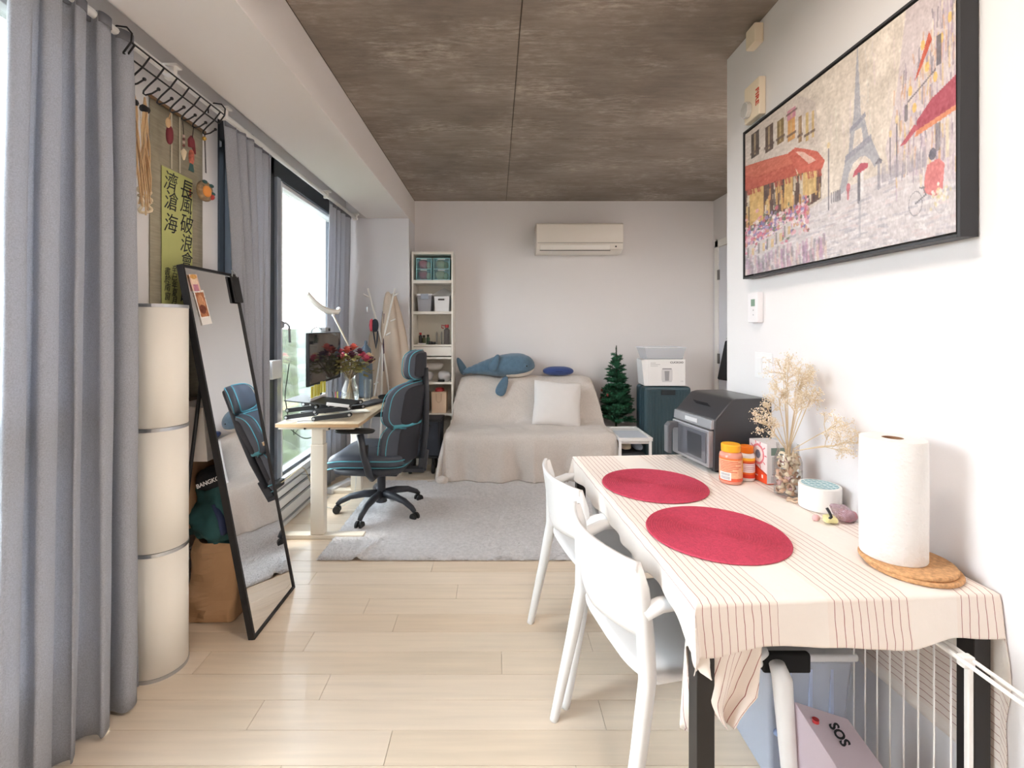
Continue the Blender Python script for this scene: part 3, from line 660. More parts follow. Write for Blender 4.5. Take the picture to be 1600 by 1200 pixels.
# folding laptop tray on two pairs of jointed legs
lt = thing('laptop_tray', 'black folding laptop tray on jointed legs on the desk', 'laptop stand', (-1.2,3.2,DZ))
def arm(p, q, par, wd=.028):
    a = mk(G().bar(p, q, .022, wd, up=(0,0,1)).cyl(Vector(p)+Vector((0,-.011,0)),Vector(p)+Vector((0,.011,0)),wd/2).cyl(Vector(q)+Vector((0,-.011,0)),Vector(q)+Vector((0,.011,0)),wd/2), 'jointed_leg', black_plastic, par, world=True, bevel=.002)
    for e in (p, q): mk(G().cyl(Vector(e)+Vector((0,-.014,0)),Vector(e)+Vector((0,-.009,0)),.0085,n=14), 'joint_cap', mat('silver_cap',(214,216,220),.3,metal=.6), a, world=True)
for (x0, x1, y) in ((-1.175,-.945,3.06),(-1.375,-1.18,3.11)):
    arm((x0,y,.752),(x1,y,.778), lt); arm((x1-.01,y+.03,.815),(x0-.005,y+.03,.792), lt)
    arm((x0,y+.32,.752),(x1,y+.32,.778), lt); arm((x1-.01,y+.29,.815),(x0-.005,y+.29,.792), lt)
mk(G().hexa([(-1.38,3.08,.862),(-.965,3.08,.818),(-.965,3.36,.818),(-1.38,3.36,.862),(-1.38,3.08,.868),(-.965,3.08,.826),(-.965,3.36,.826),(-1.38,3.36,.868)]), 'tray_plate', black_plastic, lt, world=True, bevel=.002)
mk(G().bar((-1.10,3.075,.846),(-.955,3.075,.83),.012,.02), 'tray_lip', alu, lt, world=True, bevel=.002)
kb = thing('keyboard', 'slim dark keyboard lying at a slant on the desk', 'keyboard', (-1.01,3.72,DZ+.001), rad(72))
mk(G().box((-.20,-.065,0),(.20,.065,.012)), 'keyboard_case', mat('kb_dark',(58,60,66),.5), kb, bevel=.004)
g = G()
for i in range(14):
    for j in range(5): g.box((-.193+.0277*i,-.058+.0236*j,.012),(-.193+.0277*i+.023,-.058+.0236*j+.019,.0175))
mk(g, 'keys', mat('kb_keys',(86,88,96),.5), kb, kind='stuff')
mo = thing('mouse', 'black computer mouse at the far corner of the desk', 'mouse', (-.955,4.05,DZ+.001), rad(-60))
mk(G().sup((0,0,.014),(.032,.055,.020),.8,.8,20,12), 'mouse_shell', mat('mouse_black',(30,31,34),.35), mo, smooth=True)
mk(G().cyl((-.004,.03,.030),(.004,.03,.030),.008,n=12), 'wheel', black_plastic, mo)
# bouquet
vs = thing('flower_vase', 'curved clear glass vase holding the rose bouquet', 'vase', (-1.165,3.78,DZ))
vc = (-1.165,3.78,DZ+.001)
mk(G().lathe([(.042,0),(.062,.03),(.070,.07),(.062,.12),(.043,.17),(.038,.195),(.047,.225)], vc, 28, caps=False), 'vase_glass', vase_glass, vs, world=True, smooth=True)
mk(G().lathe([(.0001,.006),(.055,.012),(.062,.05),(.060,.09)], vc, 24), 'water', clearmat('water',(.93,.97,.98),.05,0,.08,(226,232,236)), vs, world=True, smooth=True)
bq = thing('rose_bouquet', 'bouquet of pink and dark purple roses with drying leaves', 'flowers', (-1.165,3.78,DZ+.02))
rr = random.Random(12); stem = mat('rose_stem',(132,112,84),.7); g = G()
heads = []
for k in range(23):
    a = rr.uniform(0,6.28); q = math.sqrt(rr.random()); hx, hy = .17*q*math.cos(a), .17*q*math.sin(a); hz_ = .455 - .12*q*q + rr.uniform(-.02,.02)
    heads.append((hx,hy,hz_)); g.tube([(-1.165-hx*.25,3.78-hy*.25,DZ+.02),(-1.165,3.78+.006*math.sin(k),DZ+.19),(-1.165+hx*.8,3.78+hy*.8,DZ+hz_-.03),(-1.165+hx,3.78+hy,DZ+hz_)], .0028, 5)
mk(g, 'stems', stem, bq, world=True, kind='stuff')
rc = [('rose_pink',(206,84,110)),('rose_purple',(84,44,66)),('rose_maroon',(110,44,64)),('rose_coral',(226,112,98)),('rose_cream',(222,190,150))]
for k,(hx,hy,hz_) in enumerate(heads):
    c = Vector((-1.165+hx,3.78+hy,DZ+hz_)); g = G(); s_ = rr.uniform(.031,.041)
    for ring_, (n_, rr_, hh, op) in enumerate([(3,.35,.9,.1),(4,.6,.8,.35),(5,.85,.6,.7)]):
        for j in range(n_):
            a = 2*PI*j/n_+ring_*.6; wa = PI/n_*1.3
            def pf(u,v,a=a,wa=wa,rr_=rr_,hh=hh,op=op): 
                t = a+(u-.5)*2*wa; r_ = s_*rr_*(.35+.65*v+op*v*v*.5); return c+Vector((r_*math.cos(t), r_*math.sin(t), s_*(-.8+hh*1.6*v-.35*op*v*v-.15*abs(u-.5)*v)))
            g.grid(pf, 4, 4)
    mk(g, 'rose_head', mat(*rc[[0,1,2,1,0,3,1,2,4,1,0,2,3,1,2,4,0][k%17]], .7), bq, world=True, smooth=True, thick=.0012)
g = G()
for k in range(170):
    a = rr.uniform(0,6.28); q = rr.uniform(.02,.15); z = DZ+.25+rr.uniform(-.02,.12)+(.15-q)*.3; c = Vector((-1.165+q*math.cos(a),3.78+q*math.sin(a),z)); d = Vector((math.cos(a),math.sin(a),rr.uniform(-.8,.4))).normalized(); L = rr.uniform(.04,.07); sd = d.cross(Vector((0,0,1))).normalized()*L*.42; n = len(g.v)
    g.v += [c, c+d*L*.45+sd, c+d*L, c+d*L*.45-sd, c+d*L*.5+Vector((0,0,.006))]; g.f += [(n,n+1,n+4),(n+1,n+2,n+4),(n+2,n+3,n+4),(n+3,n,n+4)]
mk(g, 'leaves', mat('drying_leaves',(150,144,92),.7,var=.3,vscale=30), bq, world=True, kind='stuff')
gl = thing('drinking_glass', 'tall clear drinking glass beside the rose vase', 'glass', (-1.08,3.98,DZ+.001))
mk(G().lathe([(.0001,.004),(.030,.004),(.030,0),(.035,.17),(.0335,.17),(.029,.006)], n=24), 'glass_body', vase_glass, gl, smooth=False)
# arc desk lamp
al = thing('desk_lamp', 'pale gold desk lamp with a curved bar head', 'lamp', (-1.14,3.95,DZ))
gold = mat('lamp_champagne',(214,206,192),.3,metal=.5)
mk(G().cyl((-1.23,3.99,DZ+.001),(-1.23,3.99,DZ+.02),.07,n=28), 'lamp_base', gold, al, world=True)
mk(G().tube([(-1.23,3.99,DZ+.02),(-1.20,3.97,1.12),(-1.275,3.70,1.445)],.0075,10), 'lamp_arm', gold, al, world=True, smooth=True)
hp = [(-1.395,3.50,1.59),(-1.375,3.53,1.555),(-1.345,3.58,1.51),(-1.31,3.64,1.475),(-1.27,3.70,1.462),(-1.235,3.74,1.465)]
g = G()
def strip(off, w_):
    g = G(); P = [Vector(p)+Vector(off) for p in hp]; n = 24; pts = []
    for i in range(n+1):
        t = i/n*(len(P)-1); k = min(int(t), len(P)-2); f = t-k; p0,p1,p2,p3 = P[max(k-1,0)],P[k],P[k+1],P[min(k+2,len(P)-1)]
        pts.append(.5*((2*p1)+(p2-p0)*f+(2*p0-5*p1+4*p2-p3)*f*f+(3*p1-p0-3*p2+p3)*f**3))
    sd = Vector((.55,-.35,.75)).normalized()
    g.grid(lambda u,v: pts[round(u*n)]+sd*(v-.5)*w_, n, 2); return g
g = strip((0,0,0), .048)
mk(g, 'lamp_head', gold, al, world=True, thick=.007, smooth=True)
mk(strip((.001,-.0045,-.0025), .036), 'diffuser', mat('diffuser',(246,244,238),.5), al, world=True, thick=.002, smooth=True)
mk(G().ball((-1.24,3.735,1.485),.018,12).ball((-1.272,3.70,1.44),.013,12), 'swivel_joint', white_plastic, al, world=True, smooth=True)
# papers and odds on the desk
o = thing('pen_cup', 'small cream cup of pens near the sticky notes', 'cup', (-1.18,3.50,DZ+.001))
mk(G().lathe([(.0001,0),(.03,0),(.034,.08),(.031,.08),(.027,.006),(.0001,.006)],n=20),'cup',white_gloss,o)
for i in range(4): mk(G().cyl((.008*i-.012,0,.01),(.02*i-.03,.012*(i%2),.13),.0035,n=8),'pen',[black_plastic,mat('pen_red',(180,60,60),.5),yel,mat('pen_blue',(60,80,150),.5)][i],o)
for i,(x,y,a,w_,h_,c,lb) in enumerate([(-1.22,3.04,.2,.10,.07,(240,238,232),'white paper slip at the front left of the desk'),(-1.33,3.03,-.3,.09,.05,(232,226,210),'cream paper slip near the window end of the desk'),(-1.02,3.40,.5,.20,.14,(240,236,226),'white paper beneath the keyboard on the desk')]):
    solo(G().obox((x,y,DZ+.002+.001*i),(w_,h_,.0012),(0,0,a)), 'paper_slip', mat('paper_%d'%i,c,.8), lb, 'paper')
cable('thin black wire lying across the desk papers', [(-1.27,3.03,DZ+.006),(-1.22,3.01,DZ+.012),(-1.17,3.05,DZ+.006),(-1.19,3.1,DZ+.01)], cb, .0018)
solo(G().lathe([(.054,0),(.058,.01),(.058,.22),(.055,.34),(.042,.42),(.018,.45),(.010,.46),(.013,.47),(.010,.49),(.0001,.495)],(-1.13,4.11,DZ+.001),24), 'drink_flask', mat('flask_blue_grey',(88,104,120),.4), 'tall blue grey tapered flask with pointed cap behind the roses', 'flask', smooth=True)

# ================================================================ office chair
leather = mat('charcoal_leather', (70,76,88), .42, bump=.15, bscale=300); mesh_d = mat('charcoal_mesh', (44,46,54), .7, bump=.4, bscale=700)
cyan = mat('cyan_piping', (84,158,176), .5); chp = mat('chair_plastic', (52,56,64), .42)
oc = thing('office_chair', 'charcoal ergonomic office chair with cyan piping and headrest', 'office chair', (-.835,3.45,.0), rad(86))
base = mk(G().cyl((0,0,.075),(0,0,.13),.042,.034).cyl((0,0,.12),(0,0,.29),.030), 'gas_lift', chp, oc, smooth=False, bevel=.004)
for k in range(5):
    a = 2*PI*k/5 + rad(27); c, s_ = math.cos(a), math.sin(a)
    l = mk(G().tube([(c*.03,s_*.03,.135),(c*.12,s_*.12,.135),(c*.22,s_*.22,.118),(c*.29,s_*.29,.085),(c*.315,s_*.315,.062)], [.028,.026,.022,.019,.015], 10, flat=1.0), 'base_arm', chp, oc, smooth=True)
    d = Vector((-s_,c,0)); p = Vector((c*.315,s_*.315,.046)); zz = .022 if True else 0
    p.z = .028
    mk(G().cyl(p+d*.008,p+d*.026,.027,n=20).cyl(p-d*.026,p-d*.008,.027,n=20).cyl(p-d*.008,p+d*.008,.012,n=10), 'caster', black_plastic, l, bevel=.003)
def seatw(p):
    y = p.y; z = p.z - .05*max(0,(y-.12)/.15)**2*.6 + .018*(p.x/.25)**2; return (p.x*(1+.06*max(0,y/.25)), y, z)
seat = mk(G().sup((0,.06,.415),(.265,.27,.060),.55,.45,40,16,seatw), 'seat', leather, oc, smooth=True)
mk(G().sup((0,.05,.352),(.245,.25,.035),.5,.45,32,10), 'seat_pan', chp, oc, smooth=True)
g = G(); n0 = 60; pts = []
for i in range(n0+1):
    t = 2*PI*i/n0; p = Vector((.268*math.copysign(abs(math.cos(t))**.45, math.cos(t)), .273*math.copysign(abs(math.sin(t))**.45, math.sin(t)), 0)); pts.append(Vector((0,.06,.418))+Vector(seatw(p)))
mk(G().tube(pts,.0045,6,caps=False), 'piping', cyan, seat, smooth=True)
pts2 = [p*1 for p in pts]; 
for p in pts2: p.z -= .045; p.x *= .97
mk(G().tube(pts2,.003,6,caps=False), 'piping', cyan, seat, smooth=True)
for x in (-.09,0,.09): mk(G().tube([(x,-.14,.477),(x,0,.474),(x,.16,.472)],.004,6), 'seat_seam', mesh_d, seat, smooth=True)
# backrest: upper shield, lower lumbar pad, both curved round the sitter
def backw(cz, hh, lean, wr=1.55):
    def f(p):
        z = p.z/hh; x = p.x*(1-.10*z); y = p.y + wr*p.x*p.x*1.6 - lean*(p.z) ; return (x, y, p.z)
    return f
def backpad(name, c, a, lean, e2=.6):
    o_ = mk(G().sup(c, a, .55, e2, 36, 18, lambda p: backw(0,a[2],lean)(p)), name, leather, oc, smooth=True)
    for yo, rr_ in ((-.5,.985),(.6,.985)):
        pts = []
        for i in range(61):
            t = 2*PI*i/60; q = Vector((a[0]*rr_*math.copysign(abs(math.cos(t))**.6, math.cos(t)), a[1]*yo, a[2]*rr_*math.copysign(abs(math.sin(t))**.6, math.sin(t)))); pts.append(Vector(c)+Vector(backw(0,a[2],lean)(q)))
        mk(G().tube(pts,.0036,6,caps=False), 'piping', cyan, o_, smooth=True)
    pb = mk(G().sup((c[0],c[1]-a[1]*.75,c[2]), (a[0]*.78,a[1]*.45,a[2]*.84), .4, e2, 28, 12, lambda p: backw(0,a[2],lean)(p)), 'rear_panel', mesh_d, o_, smooth=True)
    return o_
backpad('lower_backrest', (0,-.215,.53), (.235,.050,.155), .10)
backpad('upper_backrest', (0,-.255,.795), (.245,.050,.165), .14)
mk(G().tube([(-.22,-.155,.665),(-.12,-.25,.665),(0,-.285,.665),(.12,-.25,.665),(.22,-.155,.665)],.015,8), 'cyan_strap', cyan, oc, smooth=True)
backpad('headrest', (0,-.275,1.075), (.15,.045,.105), .04, .7)
mk(G().tube([(0,-.30,.40),(0,-.325,.6),(0,-.33,.85),(0,-.32,1.05)],.022,8,flat=1.3), 'back_spine', chp, oc, smooth=True)
mk(G().box((-.09,-.14,.285),(.09,.12,.325)).box((-.035,-.32,.30),(.035,-.10,.33)).bar((0,-.30,.31),(0,-.32,.46),.06,.03), 'tilt_mechanism', chp, oc, bevel=.006)
for s_ in (-1,1):
    ar = mk(G().tube([(s_*.12,-.02,.325),(s_*.265,-.02,.325),(s_*.295,-.01,.36),(s_*.30,.025,.50),(s_*.30,.05,.63)], [.022,.022,.024,.026,.024], 10, flat=1.0), 'arm_post', chp, oc, smooth=True)
    mk(G().sup((s_*.30,.085,.652),(.045,.135,.016),.6,.6,28,8), 'arm_pad', black_plastic, ar, smooth=True)
    mk(G().box((s_*.30-.012,-.005,.45),(s_*.30+.012,.01,.56)), 'height_button', black_plastic, ar, bevel=.003)
# ================================================================ bookcase and its contents
cream = mat('bookcase_white', (233,229,221), .45); creamb = mat('bookcase_back', (224,219,208), .6)
BX0, BX1, BY0, BY1 = -.824, -.418, 4.62, 4.895
def PX(px): return (px-775)*.006243
def PZ(py): return 1.34-(py-512)*.006243
bc = thing('bookcase', 'tall narrow white open bookcase in the far left corner', 'bookcase', ((BX0+BX1)/2,4.76,0))
mk(G().box((BX0,BY0,0),(BX0+.018,BY1,2.083)), 'side_panel', cream, bc, world=True, bevel=.0015)
mk(G().box((BX1-.018,BY0,0),(BX1,BY1,2.083)), 'side_panel', cream, bc, world=True, bevel=.0015)
mk(G().box((BX0+.018,BY1-.006,.06),(BX1-.018,BY1,2.07)), 'back_panel', creamb, bc, world=True)
for i,(y0,y1) in enumerate([(393.3,397),(437.5,442.5),(486.5,490.5),(538.5,541.5),(597,600.5),(646,649.5),(705,708)]):
    mk(G().box((BX0+.018,BY0,PZ(y1)),(BX1-.018,BY1-.006,PZ(y0))), 'shelf', cream, bc, world=True, bevel=.0012)
d_ = mk(G().box((BX0+.019,BY0-.001,PZ(556)),(BX1-.019,BY1-.02,PZ(542.2))), 'drawer', cream, bc, world=True, bevel=.002)
mk(G().box((BX0+.018,BY0,PZ(561)),(BX1-.018,BY1-.006,PZ(558))), 'shelf', cream, bc, world=True, bevel=.0012)
mk(G().box((BX0+.018,BY0+.01,0),(BX1-.018,BY0+.022,PZ(708))), 'plinth', cream, bc, world=True)
tl = mat('teal_plastic', (176,224,232), .4); tf = clearmat('teal_clear', (.86,.96,.98), .1, .1, .12, (170,216,226))
for i,(x0,x1,cc,lb) in enumerate([(649,673.5,('pink_yarn',(236,100,122)),'teal drawer box with pink bundles on the top shelf'),(676,702,('beige_yarn',(214,196,156)),'teal drawer box with beige bundles on the top shelf')]):
    X0,X1 = PX(x0),PX(x1); z0,z1 = PZ(437)+.001,PZ(402); o = thing('drawer_box', lb, 'storage box', ((X0+X1)/2,4.75,z0))
    g = G(); t = .006
    g.box((X0,4.66,z0),(X0+t,4.86,z1)).box((X1-t,4.66,z0),(X1,4.86,z1)).box((X0,4.66,z0),(X1,4.86,z0+t)).box((X0,4.66,z1-t),(X1,4.86,z1)).box((X0,4.66,(z0+z1)/2-t/2),(X1,4.86,(z0+z1)/2+t/2)).box((X0,4.855,z0),(X1,4.86,z1))
    mk(g, 'box_shell', tl, o, world=True, bevel=.001, seg=1)
    for k in range(2):
        a = z0+t+k*(z1-z0)/2*.98; b = a+(z1-z0)/2-2*t
        dd = mk(G().box((X0+t,4.652,a),(X1-t,4.656,b)), 'drawer', tf, o, world=True)
        mk(G().box((X0+.045,4.646,b-.012),(X1-.045,4.652,b-.004)), 'handle', white_plastic, dd, world=True, bevel=.001)
        mk(G().sup(((X0+X1)/2-.012,4.74,a+.048),(.048,.07,.042),.8,.8,20,12,lambda p: p*(1+.25*noise.noise(p*30))), 'bundle', mat(*cc,.8), dd, world=True, smooth=True)
        mk(G().sup(((X0+X1)/2+.04,4.72,a+.04),(.022,.05,.034),.8,.8,16,10), 'small_bundle', mat('cream_yarn',(226,214,186),.8) if i == 0 else mat('olive_yarn',(150,160,120),.8), dd, world=True, smooth=True)
z0 = PZ(486.5)+.001
o = thing('lidded_storage_box', 'translucent storage box with grey lid on second shelf', 'storage box', (PX(662),4.76,z0))
mk(G().hexa([(PX(653),4.65,z0),(PX(672),4.65,z0),(PX(672),4.86,z0),(PX(653),4.86,z0),(PX(651),4.64,z0+.155),(PX(674),4.64,z0+.155),(PX(674),4.87,z0+.155),(PX(651),4.87,z0+.155)]), 'tub', clearmat('milky_tub',(.9,.92,.95),.1,.2,.55,(206,208,216)), o, world=True, bevel=.004)
mk(G().box((PX(651)-.001,4.635,z0+.155),(PX(674)+.001,4.875,z0+.172)), 'lid', mat('lid_white',(226,228,232),.4), o, world=True, bevel=.003)
mk(G().box((PX(657),4.628,z0+.12),(PX(669),4.637,z0+.172)), 'latch', mat('latch_grey',(160,168,182),.5), o, world=True, bevel=.002)
mk(G().box((PX(655),4.66,z0+.01),(PX(670),4.84,z0+.10)), 'contents', mat('grey_cloth',(150,150,158),.8,var=.3,vscale=20), o, world=True, bevel=.02)
o = thing('white_basket', 'white storage basket with slotted handle on second shelf', 'storage box', (PX(689),4.76,z0))
mk(G().hexa([(PX(679),4.65,z0),(PX(701),4.65,z0),(PX(701),4.86,z0),(PX(679),4.86,z0),(PX(677.5),4.64,z0+.148),(PX(702),4.64,z0+.148),(PX(702),4.87,z0+.148),(PX(677.5),4.87,z0+.148)]), 'basket_body', white_plastic, o, world=True, bevel=.004)
mk(G().box((PX(684),4.636,z0+.108),(PX(694),4.645,z0+.124)), 'handle_slot', mat('slot_dark',(78,74,72),.7), o, world=True, bevel=.003)
solo(G().hexa([(PX(676),4.66,z0+.153),(PX(703),4.66,z0+.150),(PX(703),4.85,z0+.150),(PX(676),4.85,z0+.153),(PX(674),4.68,z0+.166),(PX(703),4.68,z0+.158),(PX(703),4.84,z0+.20),(PX(690),4.84,z0+.245)]), 'plastic_wrap', clearmat('cloudy_wrap',(.93,.94,.95),.1,.15,.6,(232,230,228)), 'cloudy clear plastic wrap lying on the white basket', 'wrap', bevel=.004)
z0 = PZ(538.5)+.001
def bottle(lb, px, w_, h, m, cap=None, ch=.02, name='bottle'):
    o = thing(name, lb, 'bottle', (PX(px),4.72,z0)); r = w_/2
    mk(G().lathe([(.0001,0),(r,0),(r,h*.86),(r*.55,h*.94),(r*.5,h)],n=20),'bottle_body',m,o,smooth=False)
    if cap: mk(G().lathe([(r*.7,h),(r*.7,h+ch),(.0001,h+ch)],n=16),'cap',cap,o)
    return o
blk = mat('bottle_black',(44,44,46),.35); redp = mat('red_plastic',(176,54,58),.4); gr = mat('smoky_grey',(106,98,96),.3)
bottle('small dark bottle at the left end of the third shelf', 654.5,.034,.095,blk,redp)
bottle('short olive bottle among small items on third shelf', 660,.036,.07,mat('olive_glass',(92,100,72),.3),blk)
bottle('short green and black bottle right of the olive one', 666.5,.034,.075,mat('green_glass',(70,96,76),.3),blk)
for px,lb in ((680.5,'left one of two thin grey tubes on third shelf'),(688,'right one of two thin grey tubes on third shelf')): bottle(lb,px,.018,.125,mat('tube_grey',(132,128,122),.4),name='thin_tube')
o = bottle('smoky grey sports bottle with red lid on third shelf', 696.5,.058,.165,gr,redp,.03,name='sports_bottle')
mk(G().tube([(-.02,-.01,.185),(-.05,-.015,.19),(-.05,-.015,.165),(-.03,-.01,.155)],.005,6),'carry_loop',redp,o,smooth=True)
for i,(px,h,lb) in enumerate([(671,.03,'round black tin in front on third shelf'),(676.5,.024,'small round black lens lying on the third shelf')]):
    solo(G().lathe([(.0001,0),(.02,0),(.022,h),(.0001,h)],(PX(px),4.67,z0),16),'small_tin',blk,lb,'tin',smooth=False)
solo(G().box((PX(652),4.64,z0),(PX(664),4.68,z0+.012)),'card_stack',white_plastic,'small white card stack at left front of third shelf','cards')
z0 = PZ(597)+.001
for i,(px,a,c,lb) in enumerate([(666,(.05,.08,.045),(206,204,208),'crumpled white cloth bundle on fourth shelf, front left'),(692,(.06,.09,.05),(216,214,216),'crumpled white bag on fourth shelf, right side')]):
    solo(lump((PX(px),4.74,z0+a[2]*.94),a,20+i,.2,.8),'cloth_bundle',mat('bundle_%d'%i,c,.8),lb,'bundle',smooth=True)
solo(lump((PX(672),4.80,z0+.14),(.11,.06,.04),31,.2,.8),'padded_pouch',mat('bundle_3',(214,208,202),.8),'long pale pouch laid on top of the white bundles','bag',smooth=True)
solo(G().box((PX(684),4.63,z0),(PX(694),4.67,z0+.018)),'black_box',black_plastic,'small flat black box at front of fourth shelf','box',bevel=.002)
z0 = PZ(646)+.001
bkc = [(40,42,48),(150,150,150),(60,60,66),(96,60,52),(34,36,42),(168,140,110)]
bkl = ['black book at the left end of the lower shelf','grey book second from left on the lower shelf','charcoal book in the middle of the lower shelf books','brown book right of the charcoal one','black thin book beside the tan one','tan book next to the gift bag']
x = PX(647.5)
for i,c in enumerate(bkc):
    t = [.022,.014,.026,.018,.016,.02][i]; h = [.22,.24,.21,.2,.23,.19][i]
    o = thing('book', bkl[i], 'book', (x+t/2,4.74,z0), group='books on the lower shelf')
    mk(G().box((x,4.66,z0),(x+t,4.82,z0+h)),'cover',mat('book_%d'%i,c,.6),o,world=True,bevel=.001,seg=1)
    mk(G().box((x+.002,4.664,z0+h),(x+t-.002,4.816,z0+h+.0012)),'pages',white_plastic,o,world=True)
    x += t+.003
o = thing('gift_bag', 'beige paper gift bag with red tissue on the lower shelf', 'bag', (PX(685.5),4.71,z0))
mk(G().box((PX(674),4.64,z0),(PX(697),4.78,z0+.205)),'bag_body',mat('gift_bag_beige',(226,198,172),.7),o,world=True,bevel=.002)
mk(lump((PX(684),4.71,z0+.215),(.045,.05,.025),5,.4),'tissue',redp,o,world=True,smooth=True)
mk(G().tube([(PX(681),4.637,z0+.19),(PX(681.5),4.634,z0+.12),(PX(685.5),4.633,z0+.10),(PX(689),4.634,z0+.12),(PX(689.5),4.637,z0+.19)],.002,6),'bag_handle',mat('handle_tan',(190,160,130),.7),o,world=True,smooth=True)
# foldable black trolley in front
tr = thing('shopping_trolley', 'black fabric folding trolley on wheels before the bookcase', 'trolley', (-.60,4.43,0))
tb = mat('trolley_fabric',(44,48,58),.7,bump=.3,bscale=200)
X0, X1 = -.815,-.50
mk(G().hexa([(X0+.01,4.33,.165),(X1-.01,4.33,.165),(X1-.01,4.55,.165),(X0+.01,4.55,.165),(X0,4.32,.50),(X1,4.32,.50),(X1,4.56,.50),(X0,4.56,.50)]),'fabric_bin',tb,tr,world=True,bevel=.008)
mk(G().tube([(X0,4.318,.49),(X1,4.318,.49),(X1,4.562,.49),(X0,4.562,.49),(X0,4.318,.49)],.011,8),'top_frame',black_metal,tr,world=True)
for xx in (X0+.02, X1-.02): mk(G().bar((xx,4.315,.15),(xx,4.315,.49),.018,.012),'corner_post',black_metal,tr,world=True)
mk(G().box((X0,4.31,.15),(X1,4.57,.168)),'base_tray',black_metal,tr,world=True,bevel=.003)
mk(G().tube([(X0+.03,4.312,.46),(X0+.12,4.30,.34),(X0+.21,4.312,.46)],.014,8),'carry_strap',black_plastic,tr,world=True,smooth=True)
for xx in (X0+.03, X1-.075):
    for yy_ in (4.345,4.53):
        wl = mk(G().cyl((xx-.014,yy_,.055),(xx+.014,yy_,.055),.053,n=28),'wheel',black_plastic,tr,world=True,bevel=.006)
        mk(G().cyl((xx-.017,yy_,.055),(xx+.017,yy_,.055),.018,n=14).box((xx-.012,yy_-.012,.07),(xx+.012,yy_+.012,.15)),'hub',black_metal,wl,world=True)
mk(G().tube([(-.70,4.335,.5),(-.70,4.335,.77)],.011,8).tube([(-.735,4.335,.5),(-.735,4.335,.80)],.008,8),'pull_handle',black_metal,tr,world=True)

# ================================================================ coat stand with coats
cs = thing('coat_stand', 'white branching coat stand in front of the column', 'coat stand', (-1.03,4.36,0))
hub = Vector((-1.045,4.36,1.19)); wp = white_gloss
for (top, foot) in [((-1.175,4.34,1.70),(-.86,4.30,.0)),((-.925,4.34,1.70),(-1.23,4.38,.0)),((-1.03,4.46,1.66),(-1.03,4.20,.0)),]:
    t_, f_ = Vector(top), Vector(foot); mk(G().tube([f_, hub, t_],[.011,.010,.008],8), 'pole', wp, cs, world=True, smooth=True)
for (a,b) in [((-1.165,4.34,1.62),(-1.21,4.32,1.645)),((-.94,4.34,1.63),(-.895,4.32,1.65)),((-.965,4.345,1.40),(-.92,4.33,1.42)),((-1.01,4.35,1.27),(-.965,4.34,1.295)),((-1.09,4.35,1.37),(-1.14,4.33,1.39)),((-.97,4.33,.80),(-.925,4.31,.78)),((-1.12,4.36,.82),(-1.08,4.34,.84))]:
    mk(G().tube([a,b],.007,8), 'peg', wp, cs, world=True, smooth=True)
def cloth_hang(name, lb, cat, xc, yc, ztop, zbot, wt, wb, m, seed, depth=.06, lean=0):
    def f(u, v):
        a = 2*PI*u; wd = wt+(wb-wt)*(v**.7); n = 1+.16*math.sin(a*5+seed+v*2)+.10*noise.noise(Vector((math.cos(a)*2,math.sin(a)*2,v*4+seed)))
        return (xc+lean*v+wd/2*math.cos(a)*n, yc+depth*(.6+.6*v)*math.sin(a)*n, ztop+(zbot-ztop)*v+.012*math.sin(a*3+seed))
    return solo(G().grid(f, 60, 24), name, m, lb, cat, smooth=True, thick=.004)
beige = mat('beige_wool',(196,180,164),.9,bump=.3,bscale=160,var=.05)
cloth_hang('coat','long beige wool coat hanging on the right of the stand','coat',-.985,4.40,1.66,.66,.07,.34,beige,1,.07,.06)
cloth_hang('coat','tan coat hanging on the left side of the stand','coat',-1.13,4.42,1.36,.60,.05,.20,mat('tan_coat',(176,160,142),.9,bump=.3,bscale=120),4,.05)
cloth_hang('scarf','dark patterned scarf between the two coats','scarf',-1.03,4.37,1.48,.95,.03,.07,mat('dark_scarf',(86,72,84),.9,var=.4,vscale=30),9,.02)
o = thing('cap', 'navy cap with coral red front hanging on the stand', 'cap', (-1.105,4.31,1.33))
mk(G().sup((-1.10,4.31,1.36),(.03,.04,.06),.9,.9,20,12),'crown',mat('navy_cap',(46,54,66),.8),o,world=True,smooth=True)
mk(G().sup((-1.13,4.295,1.365),(.016,.035,.055),.9,.9,16,10,lambda p: p*(1+.2*noise.noise(p*60))),'front_patch',mat('coral',(222,92,108),.8),o,world=True,smooth=True)
mk(G().tube([(-1.115,4.30,1.31),(-1.10,4.30,1.22),(-1.09,4.30,1.15),(-1.08,4.30,1.22),(-1.075,4.30,1.31)],.007,6),'strap',mat('navy_cap',(46,54,66),.8),o,world=True,smooth=True)
o = thing('key_fob', 'small silver fob hanging from the left branch', 'keyring', (-1.17,4.30,1.5))
mk(G().tube([(-1.165,4.335,1.56),(-1.168,4.31,1.53)],.002,6).sup((-1.168,4.30,1.505),(.012,.006,.024),.6,.6,12,8),'fob',steel,o,world=True,smooth=True)

